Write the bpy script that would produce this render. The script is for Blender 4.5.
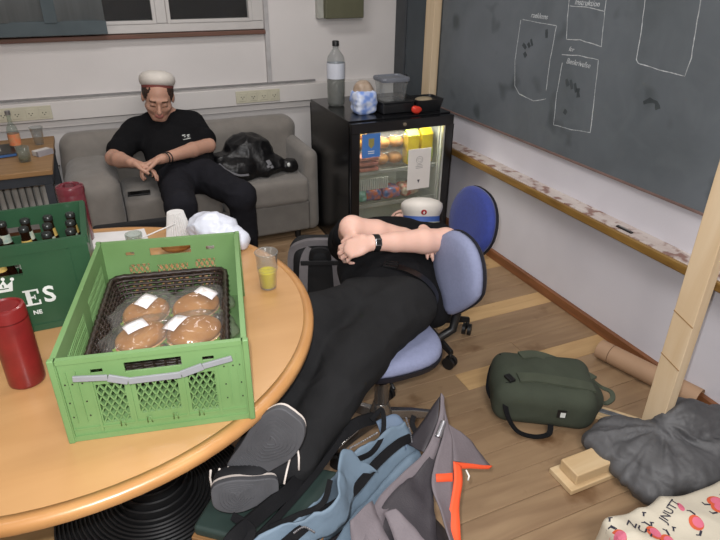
import bpy, bmesh, math, random
import numpy as np
from mathutils import Vector, Matrix, Euler, Quaternion
from math import sin, cos, pi, radians as R

scene = bpy.context.scene
for o in list(bpy.data.objects): bpy.data.objects.remove(o, do_unlink=True)
C = scene.collection

# ---------------------------------------------------------------- camera, world, lights
cam_d = bpy.data.cameras.new('camera'); cam = bpy.data.objects.new('camera', cam_d); C.objects.link(cam)
scene.camera = cam
cam_d.sensor_width = 36; cam_d.sensor_fit = 'HORIZONTAL'; cam_d.lens = 36*591.5/720
_p, _r, _y = R(27.843), R(.597), R(24.058)
_f = Vector((sin(_y)*cos(_p), cos(_y)*cos(_p), -sin(_p)))
_s = _f.cross(Vector((0,0,1))).normalized(); _u = _s.cross(_f)
_s2 = _s*cos(_r)+_u*sin(_r); _u2 = -_s*sin(_r)+_u*cos(_r)
M = Matrix((( _s2.x,_u2.x,-_f.x,0),(_s2.y,_u2.y,-_f.y,0),(_s2.z,_u2.z,-_f.z,1.7),(0,0,0,1)))
cam.matrix_world = M
cam_d.clip_start = .02

w = bpy.data.worlds.new('night'); scene.world = w; w.use_nodes = True
w.node_tree.nodes['Background'].inputs[0].default_value = (.012,.013,.018,1)
w.node_tree.nodes['Background'].inputs[1].default_value = 1.0

def area(name, loc, rot, sx, sy, power, col):
    l = bpy.data.lights.new(name,'AREA'); l.shape='RECTANGLE'; l.size=sx; l.size_y=sy; l.energy=power; l.color=col
    o = bpy.data.objects.new(name,l); o.location=loc; o.rotation_euler=rot; C.objects.link(o); return o
# added wall fill behind the camera first, then the room's fluorescent ceiling tubes
area('ceiling_and_fill_lamp', (.2,-.9,2.78), (R(18),0,0), 1.3, .5, 44, (1,.975,.96))
area('ceiling_and_fill_lamp', (1.0,1.5,2.80), (0,0,0), 1.2, .3, 12, (1,.965,.945))
area('ceiling_and_fill_lamp', (.5,3.0,2.80), (0,0,0), 1.2, .3, 15, (1,.965,.945))
area('ceiling_and_fill_lamp', (-1.3,1.2,2.80), (0,0,0), 1.2, .3, 6, (1,.965,.945))
# the flash of the camera that took the photograph
fl = bpy.data.lights.new('camera_flash','SPOT'); fl.energy = 76; fl.color=(.97,.98,1.0); fl.shadow_soft_size=.012
fl.spot_size=R(105); fl.spot_blend=.75
flo = bpy.data.objects.new('camera_flash', fl); C.objects.link(flo)
flo.matrix_world = Matrix.Translation(-_s2*.03+_u2*.045) @ M

vs = scene.view_settings
scene.display_settings.display_device='sRGB'
vs.view_transform='Standard'; vs.look='None'; vs.exposure=0.45; vs.gamma=1; vs.use_curve_mapping=False

# ---------------------------------------------------------------- helpers
def lin(c):
    c = c/255
    return c/12.92 if c<=.04045 else ((c+.055)/1.055)**2.4
def rgb(r,g,b): return (lin(r),lin(g),lin(b),1)

class NT:
    def __init__(s, name):
        s.m = bpy.data.materials.new(name); s.m.use_nodes=True; s.t=s.m.node_tree; s.n=s.t.nodes
        s.b = s.n['Principled BSDF']; s.out=s.n['Material Output']
    def node(s, typ, **kw):
        x = s.n.new(typ)
        for k,v in kw.items():
            if k.startswith('i_'): x.inputs[k[2:].replace('_',' ')].default_value=v
            else: setattr(x,k,v)
        return x
    def link(s,a,b): s.t.links.new(a,b)

def mat(name, col, rough=.6, metal=0, var=.12, scale=12, bump=0, bscale=60, stretch=(1,1,1), spec=.5, coat=0,
        trans=0, ior=1.45, alpha=1, sheen=0, detail=3, col2=None, aniso=None, sub=0):
    """procedural material: two tones mixed by noise, fine bump."""
    t = NT(name); b=t.b
    tc = t.node('ShaderNodeTexCoord'); mp=t.node('ShaderNodeMapping'); mp.inputs['Scale'].default_value=stretch
    t.link(tc.outputs['Object'], mp.inputs['Vector'])
    nz = t.node('ShaderNodeTexNoise'); nz.inputs['Scale'].default_value=scale; nz.inputs['Detail'].default_value=detail
    t.link(mp.outputs[0], nz.inputs['Vector'])
    mx = t.node('ShaderNodeMix', data_type='RGBA')
    c1 = rgb(*col)
    if col2: c2=rgb(*col2); ca=c1
    else:
        ca = tuple(min(1,v*(1+var)) for v in c1[:3])+(1,); c2 = tuple(v*(1-var) for v in c1[:3])+(1,)
    mx.inputs['A'].default_value=ca; mx.inputs['B'].default_value=c2
    rr = t.node('ShaderNodeValToRGB'); rr.color_ramp.elements[0].position=.35; rr.color_ramp.elements[1].position=.65
    t.link(nz.outputs['Fac'], rr.inputs[0]); t.link(rr.outputs[0], mx.inputs['Factor'])
    t.link(mx.outputs['Result'], b.inputs['Base Color'])
    b.inputs['Roughness'].default_value=rough; b.inputs['Metallic'].default_value=metal
    b.inputs['Specular IOR Level'].default_value=spec; b.inputs['Coat Weight'].default_value=coat
    b.inputs['Transmission Weight'].default_value=trans; b.inputs['IOR'].default_value=ior
    b.inputs['Alpha'].default_value=alpha; b.inputs['Sheen Weight'].default_value=sheen
    if bump:
        n2=t.node('ShaderNodeTexNoise'); n2.inputs['Scale'].default_value=bscale; n2.inputs['Detail'].default_value=4
        t.link(mp.outputs[0], n2.inputs['Vector'])
        bp=t.node('ShaderNodeBump'); bp.inputs['Strength'].default_value=bump; bp.inputs['Distance'].default_value=.01
        t.link(n2.outputs['Fac'], bp.inputs['Height']); t.link(bp.outputs[0], b.inputs['Normal'])
    return t.m

def wood(name, c1, c2, rough=.5, scale=3, stretch=(1,12,12), bump=.08, spots=None, coat=0):
    t=NT(name); b=t.b
    tc=t.node('ShaderNodeTexCoord'); oi=t.node('ShaderNodeObjectInfo')
    ad=t.node('ShaderNodeVectorMath',operation='ADD'); sc=t.node('ShaderNodeVectorMath',operation='SCALE'); sc.inputs['Scale'].default_value=9
    cx=t.node('ShaderNodeCombineXYZ'); t.link(oi.outputs['Random'],cx.inputs[0]); t.link(oi.outputs['Random'],cx.inputs[1]); t.link(cx.outputs[0],sc.inputs[0])
    t.link(tc.outputs['Object'],ad.inputs[0]); t.link(sc.outputs[0],ad.inputs[1])
    mp=t.node('ShaderNodeMapping'); mp.inputs['Scale'].default_value=stretch; t.link(ad.outputs[0],mp.inputs['Vector'])
    nz=t.node('ShaderNodeTexNoise'); nz.inputs['Scale'].default_value=scale; nz.inputs['Detail'].default_value=6; nz.inputs['Distortion'].default_value=.6
    t.link(mp.outputs[0],nz.inputs['Vector'])
    rr=t.node('ShaderNodeValToRGB'); e=rr.color_ramp.elements; e[0].position=.3; e[1].position=.7; e[0].color=rgb(*c1); e[1].color=rgb(*c2)
    t.link(nz.outputs['Fac'],rr.inputs[0])
    last=rr.outputs[0]
    if spots:
        n3=t.node('ShaderNodeTexNoise'); n3.inputs['Scale'].default_value=spots[1]; n3.inputs['Detail'].default_value=5; t.link(ad.outputs[0],n3.inputs['Vector'])
        r3=t.node('ShaderNodeValToRGB'); r3.color_ramp.elements[0].position=spots[2]; r3.color_ramp.elements[1].position=spots[2]+.12
        t.link(n3.outputs['Fac'],r3.inputs[0])
        mx=t.node('ShaderNodeMix',data_type='RGBA'); t.link(r3.outputs[0],mx.inputs['Factor']); t.link(last,mx.inputs['A']); mx.inputs['B'].default_value=rgb(*spots[0])
        last=mx.outputs['Result']
    t.link(last,b.inputs['Base Color']); b.inputs['Roughness'].default_value=rough; b.inputs['Coat Weight'].default_value=coat
    b.inputs['Coat Roughness'].default_value=.25
    bp=t.node('ShaderNodeBump'); bp.inputs['Strength'].default_value=bump; bp.inputs['Distance'].default_value=.004
    t.link(nz.outputs['Fac'],bp.inputs['Height']); t.link(bp.outputs[0],b.inputs['Normal'])
    return t.m

def glassy(name, col, rough=.05, alpha=.25, spec=.8):
    """thin clear plastic/glass: transparent mixed with gloss by angle"""
    t=NT(name); n=t.n
    n.remove(t.b)
    tr=t.node('ShaderNodeBsdfTransparent'); tr.inputs[0].default_value=rgb(*col)
    gl=t.node('ShaderNodeBsdfGlossy'); gl.inputs['Color'].default_value=(.9,.9,.9,1); gl.inputs['Roughness'].default_value=rough
    df=t.node('ShaderNodeBsdfDiffuse'); df.inputs['Color'].default_value=rgb(*col)
    lw=t.node('ShaderNodeLayerWeight'); lw.inputs['Blend'].default_value=.5; pw=t.node('ShaderNodeMath',operation='POWER'); pw.inputs[1].default_value=3.5; t.link(lw.outputs['Facing'],pw.inputs[0]); fr_=t.node('ShaderNodeMath',operation='MULTIPLY_ADD'); fr_.inputs[1].default_value=.6; fr_.inputs[2].default_value=.025; t.link(pw.outputs[0],fr_.inputs[0])
    tcc=t.node('ShaderNodeTexCoord'); nz=t.node('ShaderNodeTexNoise'); nz.inputs['Scale'].default_value=30; t.link(tcc.outputs['Object'],nz.inputs['Vector'])
    bp=t.node('ShaderNodeBump'); bp.inputs['Strength'].default_value=.12; bp.inputs['Distance'].default_value=.01; t.link(nz.outputs['Fac'],bp.inputs['Height']); t.link(bp.outputs[0],gl.inputs['Normal'])
    m1=t.node('ShaderNodeMixShader'); t.link(fr_.outputs[0],m1.inputs[0]); t.link(tr.outputs[0],m1.inputs[1]); t.link(gl.outputs[0],m1.inputs[2])
    mx=t.node('ShaderNodeMixShader'); mx.inputs[0].default_value=alpha; t.link(m1.outputs[0],mx.inputs[1]); t.link(df.outputs[0],mx.inputs[2])
    t.link(mx.outputs[0],t.out.inputs[0]); return t.m

def vcol(name, rough=.5, bump=.05, bscale=120, sub=0, spec=.4):
    t=NT(name); a=t.node('ShaderNodeAttribute'); a.attribute_name='Col'
    tc=t.node('ShaderNodeTexCoord'); nz=t.node('ShaderNodeTexNoise'); nz.inputs['Scale'].default_value=bscale; nz.inputs['Detail'].default_value=3
    t.link(tc.outputs['Object'],nz.inputs['Vector'])
    mx=t.node('ShaderNodeMix',data_type='RGBA',blend_type='MULTIPLY'); mx.inputs['Factor'].default_value=.25
    t.link(a.outputs['Color'],mx.inputs['A']); t.link(nz.outputs['Color'],mx.inputs['B'])
    hs=t.node('ShaderNodeRGBCurve')
    t.link(a.outputs['Color'],t.b.inputs['Base Color'])
    bp=t.node('ShaderNodeBump'); bp.inputs['Strength'].default_value=bump; bp.inputs['Distance'].default_value=.004
    t.link(nz.outputs['Fac'],bp.inputs['Height']); t.link(bp.outputs[0],t.b.inputs['Normal'])
    t.b.inputs['Roughness'].default_value=rough; t.b.inputs['Specular IOR Level'].default_value=spec
    if sub:
        t.b.inputs['Subsurface Weight'].default_value=sub; t.b.inputs['Subsurface Radius'].default_value=(1,.3,.15); t.b.inputs['Subsurface Scale'].default_value=.006
    t.n.remove(hs)
    return t.m

def wm(o):
    m = o.matrix_basis.copy()
    return wm(o.parent) @ m if o.parent else m

def tag(o, label=None, cat=None, group=None, kind=None):
    if label: o['label']=label
    if cat: o['category']=cat
    if group: o['group']=group
    if kind: o['kind']=kind
    return o
def root(name, label, cat, loc, rz=0, group=None, rot=None):
    o=bpy.data.objects.new(name,None); o.empty_display_size=.05; C.objects.link(o); o.location=loc
    o.rotation_euler = rot if rot else (0,0,rz)
    return tag(o,label,cat,group)

def link_mesh(name, me, m, parent=None, smooth=False, label=None, world=False, kind=None):
    if world and parent is not None:
        me.transform(wm(parent).inverted())
    o=bpy.data.objects.new(name,me); C.objects.link(o)
    if m: me.materials.append(m)
    if parent is not None: o.parent=parent
    if smooth: me.polygons.foreach_set('use_smooth',[True]*len(me.polygons))
    if label: o['label']=label
    if kind: o['kind']=kind
    return o

class MB:
    def __init__(s): s.v=[]; s.f=[]; s.T=Matrix.Identity(4)
    def add(s, vs_, fs):
        k=len(s.v); s.v += [tuple(s.T@Vector(p)) for p in vs_]; s.f += [tuple(i+k for i in f) for f in fs]; return s
    def box(s, cx,cy,cz, sx,sy,sz, rot=None):
        hx,hy,hz=sx/2,sy/2,sz/2
        P=[Vector((x*hx,y*hy,z*hz)) for x in(-1,1) for y in(-1,1) for z in(-1,1)]
        if rot is not None: P=[rot@p for p in P]
        P=[p+Vector((cx,cy,cz)) for p in P]
        return s.add(P,[(0,1,3,2),(4,6,7,5),(0,4,5,1),(2,3,7,6),(0,2,6,4),(1,5,7,3)])
    def bx(s,x0,x1,y0,y1,z0,z1): return s.box((x0+x1)/2,(y0+y1)/2,(z0+z1)/2,x1-x0,y1-y0,z1-z0)
    def bar(s,a,b,w_,h_,up=(0,0,1)):
        a=Vector(a);b=Vector(b);d=b-a;L=d.length;d.normalize();u=Vector(up)
        sd=d.cross(u)
        if sd.length<1e-4: sd=d.cross(Vector((1,0,0)))
        sd.normalize(); u2=sd.cross(d)
        rot=Matrix((d,sd,u2)).transposed(); c=(a+b)/2
        return s.box(c.x,c.y,c.z,L,w_,h_,rot)
    def tube(s, pts, r, n=10, caps=True, closed=False):
        pts=[Vector(p) for p in pts]; N=len(pts)
        rs = r if isinstance(r,(list,tuple)) else [r]*N
        V_=[];F_=[]; prev=None
        for i,p in enumerate(pts):
            if closed: t=(pts[(i+1)%N]-pts[i-1])
            else: t=(pts[min(i+1,N-1)]-pts[max(i-1,0)])
            if t.length<1e-9: t=Vector((0,0,1))
            t.normalize()
            if prev is None:
                a=t.orthogonal().normalized()
            else:
                a=prev-t*prev.dot(t)
                if a.length<1e-6: a=t.orthogonal()
                a.normalize()
            prev=a; b=t.cross(a)
            for k in range(n):
                q=2*pi*k/n; V_.append(p+(a*cos(q)+b*sin(q))*rs[i])
        for i in range(N if closed else N-1):
            j=(i+1)%N
            for k in range(n):
                F_.append((i*n+k,i*n+(k+1)%n,j*n+(k+1)%n,j*n+k))
        if caps and not closed:
            F_.append(tuple(range(n-1,-1,-1))); F_.append(tuple((N-1)*n+k for k in range(n)))
        return s.add(V_,F_)
    def lathe(s, prof, n=32, c=(0,0,0), sq=(1,1), close=True):
        V_=[];F_=[]
        for (r,z) in prof:
            for k in range(n):
                q=2*pi*k/n; V_.append((c[0]+r*cos(q)*sq[0],c[1]+r*sin(q)*sq[1],c[2]+z))
        for i in range(len(prof)-1):
            for k in range(n): F_.append((i*n+k,i*n+(k+1)%n,(i+1)*n+(k+1)%n,(i+1)*n+k))
        if close:
            if prof[0][0]>1e-6: F_.append(tuple(range(n-1,-1,-1)))
            if prof[-1][0]>1e-6: F_.append(tuple((len(prof)-1)*n+k for k in range(n)))
        return s.add(V_,F_)
    def cyl(s,c,r,h,n=24): return s.lathe([(r,0),(r,h)],n,c)
    def prism(s, poly, z0, z1):
        n=len(poly); V_=[(x,y,z0) for x,y in poly]+[(x,y,z1) for x,y in poly]
        F_=[tuple(range(n-1,-1,-1)),tuple(range(n,2*n))]+[(i,(i+1)%n,n+(i+1)%n,n+i) for i in range(n)]
        return s.add(V_,F_)
    def ell(s,c,r,n=16,m=10,rot=None):
        V_=[];F_=[]
        for i in range(m+1):
            a=pi*i/m
            for k in range(n):
                q=2*pi*k/n; p=Vector((r[0]*sin(a)*cos(q),r[1]*sin(a)*sin(q),r[2]*cos(a)))
                if rot is not None: p=rot@p
                V_.append(p+Vector(c))
        for i in range(m):
            for k in range(n): F_.append((i*n+k,(i+1)*n+k,(i+1)*n+(k+1)%n,i*n+(k+1)%n))
        return s.add(V_,F_)
    def mesh(s,name):
        me=bpy.data.meshes.new(name); me.from_pydata(s.v,[],s.f)
        bm=bmesh.new(); bm.from_mesh(me); bmesh.ops.remove_doubles(bm,verts=bm.verts,dist=1e-6); bmesh.ops.recalc_face_normals(bm,faces=bm.faces); bm.to_mesh(me); bm.free()
        me.validate(); return me
    def build(s,name,m,parent=None,smooth=False,bevel=0,seg=2,label=None,world=False,kind=None,auto=None):
        o=link_mesh(name,s.mesh(name),m,parent,smooth or bevel>0 or auto is not None,label,world,kind)
        if bevel>0:
            b=o.modifiers.new('bevel','BEVEL'); b.width=bevel; b.segments=seg; b.limit_method='ANGLE'; b.angle_limit=R(40); b.harden_normals=True
        if auto is not None:
            me=o.data
            bm=bmesh.new(); bm.from_mesh(me)
            for e in bm.edges:
                if len(e.link_faces)==2 and e.calc_face_angle(0)>R(auto): e.smooth=False
            bm.to_mesh(me); bm.free()
        return o

# ---- smooth solids from distance fields (bodies, clothes, bags)
_rng=np.random.RandomState(7); _lat=_rng.rand(32,32,32).astype(np.float32)
def vnoise(P):
    P=np.asarray(P,dtype=np.float32); i=np.floor(P).astype(np.int32); f=P-i; f=f*f*(3-2*f); i&=31; j=(i+1)&31
    def g(a,b,c): return _lat[a,b,c]
    x0,y0,z0=i[...,0],i[...,1],i[...,2]; x1,y1,z1=j[...,0],j[...,1],j[...,2]; fx,fy,fz=f[...,0],f[...,1],f[...,2]
    a=g(x0,y0,z0)*(1-fx)+g(x1,y0,z0)*fx; b=g(x0,y1,z0)*(1-fx)+g(x1,y1,z0)*fx
    c=g(x0,y0,z1)*(1-fx)+g(x1,y0,z1)*fx; d=g(x0,y1,z1)*(1-fx)+g(x1,y1,z1)*fx
    return ((a*(1-fy)+b*fy)*(1-fz)+(c*(1-fy)+d*fy)*fz)*2-1
def fbm(P,o=3):
    s=0;a=1
    for k in range(o): s=s+a*vnoise(P*(2**k)+k*5.3); a*=.5
    return s
def ridge(P,o=2):
    s=0;a=1
    for k in range(o): s=s+a*(1-2*np.abs(vnoise(P*(2**k)+k*7.7))); a*=.5
    return s
def rotm(ax=(0,0,1), ang=0): return np.array(Matrix.Rotation(ang,3,Vector(ax)))
def frame(z, x):
    """rotation matrix (columns x,y,z) with given z and approximate x"""
    z=np.array(z,float); z/=np.linalg.norm(z); x=np.array(x,float); x=x-z*(x@z); x/=np.linalg.norm(x); y=np.cross(z,x)
    return np.stack([x,y,z],1)

class SDF:
    def __init__(s,lo,hi,h):
        s.lo=np.array(lo,np.float32); s.h=h; n=np.ceil((np.array(hi)-s.lo)/h).astype(int)+1
        s.n=n; s.D=np.full(n,.2,np.float32)
        s.ax=[s.lo[i]+h*np.arange(n[i],dtype=np.float32) for i in range(3)]
    def _prim(s,fn,lo,hi,k,mode):
        pad=k+3*s.h
        a=np.maximum(0,np.floor((np.array(lo)-pad-s.lo)/s.h).astype(int)); b=np.minimum(s.n,np.ceil((np.array(hi)+pad-s.lo)/s.h).astype(int)+1)
        if (b<=a).any(): return
        sl=tuple(slice(a[i],b[i]) for i in range(3))
        P=np.stack(np.meshgrid(*[s.ax[i][sl[i]] for i in range(3)],indexing='ij'),-1)
        d=fn(P).astype(np.float32); D=s.D[sl]
        if mode=='u':
            if k>0:
                h_=np.clip(.5+.5*(D-d)/k,0,1); s.D[sl]=D*(1-h_)+d*h_-k*h_*(1-h_)
            else: s.D[sl]=np.minimum(D,d)
        else:
            d=-d
            if k>0:
                h_=np.clip(.5-.5*(D-d)/k,0,1); s.D[sl]=D*(1-h_)+d*h_+k*h_*(1-h_)
            else: s.D[sl]=np.maximum(D,d)
    def cone(s,a,b,ra,rb,k=.02,mode='u',flat=None):
        a=np.array(a,np.float32);b=np.array(b,np.float32); ba=b-a; L=float(ba@ba)+1e-9; rm=max(ra,rb)
        nn=None
        if flat: nn=np.array(flat[0],np.float32); nn/=np.linalg.norm(nn); ff=flat[1]
        def fn(P):
            q=P-a; t=np.clip((q@ba)/L,0,1); q=q-t[...,None]*ba
            if nn is not None:
                q=q+(q@nn)[...,None]*nn*(1/ff-1)
            return (np.sqrt((q*q).sum(-1))-(ra+(rb-ra)*t))*(1 if nn is None else min(1,max(ff,.6)))
        s._prim(fn,np.minimum(a,b)-rm,np.maximum(a,b)+rm,k,mode); return s
    def chain(s,pts,k=.02,flat=None):
        for p,q in zip(pts[:-1],pts[1:]): s.cone(p[:3],q[:3],p[3],q[3],k,flat=flat)
        return s
    def ell(s,c,r,rot=None,k=.02,mode='u'):
        c=np.array(c,np.float32); r=np.array(r,np.float32); Rm=np.eye(3) if rot is None else np.array(rot); Rm=Rm.astype(np.float32)
        def fn(P):
            q=(P-c)@Rm; k0=np.sqrt(((q/r)**2).sum(-1)); k1=np.sqrt(((q/(r*r))**2).sum(-1))+1e-9
            return k0*(k0-1)/k1
        m=float(r.max()); s._prim(fn,c-m,c+m,k,mode); return s
    def box(s,c,hf,rd=.01,rot=None,k=.02,mode='u'):
        c=np.array(c,np.float32); hf=np.array(hf,np.float32)-rd; Rm=(np.eye(3) if rot is None else np.array(rot)).astype(np.float32)
        def fn(P):
            q=np.abs((P-c)@Rm)-hf
            return np.sqrt((np.maximum(q,0)**2).sum(-1))+np.minimum(q.max(-1),0)-rd
        m=float(np.linalg.norm(hf))+rd; s._prim(fn,c-m,c+m,k,mode); return s
    def mesh(s,name,disp=None,col=None,relax=1):
        D=s.D; D[0]=D[-1]=.1; D[:,0]=D[:,-1]=.1; D[:,:,0]=D[:,:,-1]=.1
        S=D<0; nx,ny,nz=D.shape
        cnt=np.zeros((nx-1,ny-1,nz-1),np.int8)
        for i in(0,1):
            for j in(0,1):
                for k in(0,1): cnt+=S[i:nx-1+i,j:ny-1+j,k:nz-1+k]
        act=(cnt>0)&(cnt<8); ijk=np.argwhere(act); n=len(ijk)
        idx=np.full(act.shape,-1,np.int32); idx[act]=np.arange(n)
        pos=np.zeros((n,3)); w_=np.zeros(n)
        cor=[(i,j,k) for i in(0,1) for j in(0,1) for k in(0,1)]
        for a in cor:
            for ax in range(3):
                if a[ax]==0:
                    b=list(a); b[ax]=1
                    ia=ijk+np.array(a); ib=ijk+np.array(b)
                    da=D[ia[:,0],ia[:,1],ia[:,2]]; db=D[ib[:,0],ib[:,1],ib[:,2]]
                    m_=(da<0)!=(db<0); t=np.zeros(n); t[m_]=da[m_]/(da[m_]-db[m_])
                    p=np.array(a)+t[:,None]*(np.array(b)-np.array(a)); pos[m_]+=p[m_]; w_[m_]+=1
        V_=s.lo+(ijk+pos/w_[:,None])*s.h
        F_=[]
        for ax in range(3):
            o1,o2=[q for q in range(3) if q!=ax]
            A=[slice(1,-1)]*3; A[ax]=slice(0,-1); Bb=list(A); Bb[ax]=slice(1,None)
            sa=S[tuple(A)]; sb=S[tuple(Bb)]; ch=np.argwhere(sa!=sb); 
            if len(ch)==0: continue
            fl_=sa[ch[:,0],ch[:,1],ch[:,2]]
            base=ch+1; base[:,ax]-=1
            def cell(d1,d2):
                q=base.copy(); q[:,o1]-=d1; q[:,o2]-=d2; return idx[q[:,0],q[:,1],q[:,2]]
            Q=np.stack([cell(1,1),cell(0,1),cell(0,0),cell(1,0)],1)
            if ax==1: fl_=~fl_
            Q[~fl_]=Q[~fl_][:,::-1]; F_.append(Q)
        F_=np.concatenate(F_)
        if relax:
            for _ in range(relax):
                acc=np.zeros_like(V_); c_=np.zeros(len(V_))
                for a,b in((0,1),(1,2),(2,3),(3,0)):
                    np.add.at(acc,F_[:,a],V_[F_[:,b]]); np.add.at(acc,F_[:,b],V_[F_[:,a]]); np.add.at(c_,F_[:,a],1); np.add.at(c_,F_[:,b],1)
                V_=V_*.5+.5*acc/np.maximum(c_,1)[:,None]
        if disp is not None:
            d1=V_[F_[:,2]]-V_[F_[:,0]]; d2=V_[F_[:,3]]-V_[F_[:,1]]; fn_=np.cross(d1,d2)
            N=np.zeros_like(V_)
            for a in range(4): np.add.at(N,F_[:,a],fn_)
            N/=np.linalg.norm(N,axis=1)[:,None]+1e-12
            V_=V_+N*np.asarray(disp(V_))[:,None]
        me=bpy.data.meshes.new(name)
        me.vertices.add(len(V_)); me.vertices.foreach_set('co',V_.astype(np.float32).ravel())
        me.loops.add(len(F_)*4); me.loops.foreach_set('vertex_index',F_.astype(np.int32).ravel())
        me.polygons.add(len(F_)); me.polygons.foreach_set('loop_start',np.arange(len(F_),dtype=np.int32)*4)
        me.polygons.foreach_set('use_smooth',np.ones(len(F_),bool))
        me.update(calc_edges=True)
        if col is not None:
            a=me.color_attributes.new('Col','FLOAT_COLOR','POINT'); cc=np.ones((len(V_),4),np.float32); cc[:,:3]=col(V_); a.data.foreach_set('color',cc.ravel())
        return me
    def build(s,name,m,parent=None,disp=None,col=None,label=None,relax=1,kind=None):
        return link_mesh(name,s.mesh(name,disp,col,relax),m,parent,False,label,True,kind)

def text(s_, size, m, name='lettering', parent=None, M4=None, depth=.0006, shear=0, bold=0, spacing=1, align='CENTER', label=None):
    cu=bpy.data.curves.new('txt','FONT'); cu.body=s_; cu.size=size; cu.extrude=depth; cu.shear=shear; cu.offset=bold; cu.space_character=spacing
    cu.align_x=align; cu.align_y='CENTER'; cu.resolution_u=3
    o=bpy.data.objects.new('txt',cu); C.objects.link(o)
    dg=bpy.context.evaluated_depsgraph_get(); me=bpy.data.meshes.new_from_object(o.evaluated_get(dg))
    bpy.data.objects.remove(o,do_unlink=True)
    me.materials.clear()
    if M4 is not None: me.transform(M4)
    return link_mesh(name,me,m,parent,False,label)
def plane_m(origin, xdir, ydir):
    x=Vector(xdir).normalized(); y=Vector(ydir).normalized(); z=x.cross(y)
    m=Matrix((x,y,z)).transposed().to_4x4(); m.translation=Vector(origin); return m
def copy_tree(o, parent=None):
    c=o.copy(); C.objects.link(c)
    if parent is not None: c.parent=parent
    for ch in list(o.children): copy_tree(ch,c)
    return c
def dup(o, loc, rz=None, label=None, rot=None):
    c=copy_tree(o); c.location=loc
    if rz is not None: c.rotation_euler=(0,0,rz)
    if rot is not None: c.rotation_euler=rot
    if label: c['label']=label
    return c
def dome_pad(mb, outline, prof, n=36):
    """outline(theta,scale)->(u,v); prof: list of (scale, height) from bottom centre to top centre"""
    V_=[];F_=[]
    for (sc,hh) in prof:
        for k in range(n):
            u,v=outline(2*pi*k/n); V_.append((u*sc,v*sc,hh))
    for i in range(len(prof)-1):
        for k in range(n): F_.append((i*n+k,i*n+(k+1)%n,(i+1)*n+(k+1)%n,(i+1)*n+k))
    F_.append(tuple(range(n-1,-1,-1))); F_.append(tuple((len(prof)-1)*n+k for k in range(n)))
    return mb.add(V_,F_)
# ---------------------------------------------------------------- materials
WALL = mat('wall_paint',(208,204,202),.75,var=.03,scale=2.5,bump=.05,bscale=90,spec=.3)
WALLR = mat('right_wall_paint',(206,203,209),.75,var=.035,scale=3,bump=.05,bscale=90,spec=.3)
WHITEP = mat('white_lacquer',(205,201,198),.45,var=.02,scale=3)
CEILM = mat('ceiling_paint',(200,197,190),.9,var=.03)
FRAMEW = mat('window_frame_white',(190,187,184),.4,var=.03)
GLASSN = glassy('window_glass',(235,238,240),.02,.01)
DARKOUT = mat('night_facade',(3,3,4),.9,var=.3,scale=3)
BLIND = mat('grey_blind_fabric',(124,130,132),.85,var=.06,scale=6,stretch=(8,1,.4),bump=.1)
BLIND2 = mat('dark_blind_hem',(78,88,92),.85,var=.08,scale=8)
SILLM = wood('sill_wood',(112,72,62),(86,66,48),.6,stretch=(1,10,10))
ALU = mat('aluminium',(128,127,126),.45,metal=.2,var=.1)
SOCK = mat('beige_socket',(190,186,166),.5,var=.05)
DARKH = mat('socket_hole',(40,38,34),.6)
OLIVE = mat('olive_metal_box',(92,92,72),.5,var=.05)
BASEB = wood('baseboard_wood',(136,88,54),(108,66,38),.5,scale=4,stretch=(10,1,10))
PLANK = wood('worn_floor_plank',(154,128,98),(132,106,80),.5,scale=2.2,stretch=(1.2,9,9),spots=((108,80,54),5,.60))
PLANKL = wood('pale_floor_plank',(196,162,116),(172,138,94),.5,scale=2.2,stretch=(1.2,9,9),spots=((128,96,62),6,.64))
PINE = wood('pine_stud',(214,194,164),(198,172,136),.55,scale=2,stretch=(7,7,.8),spots=((150,108,66),7,.72))
PINEX = wood('pine_board',(214,190,152),(194,164,122),.55,scale=2,stretch=(.8,7,7),spots=((150,108,66),7,.72))
LEDGEW = wood('ledge_edge_wood',(150,116,58),(118,86,40),.5,scale=4,stretch=(8,1,8))
t_=wood('worn_white_ledge_paint',(204,196,190),(186,172,166),.6,scale=5,stretch=(4,1.2,4),spots=((136,104,94),20,.5)); LEDGET=t_

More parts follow.
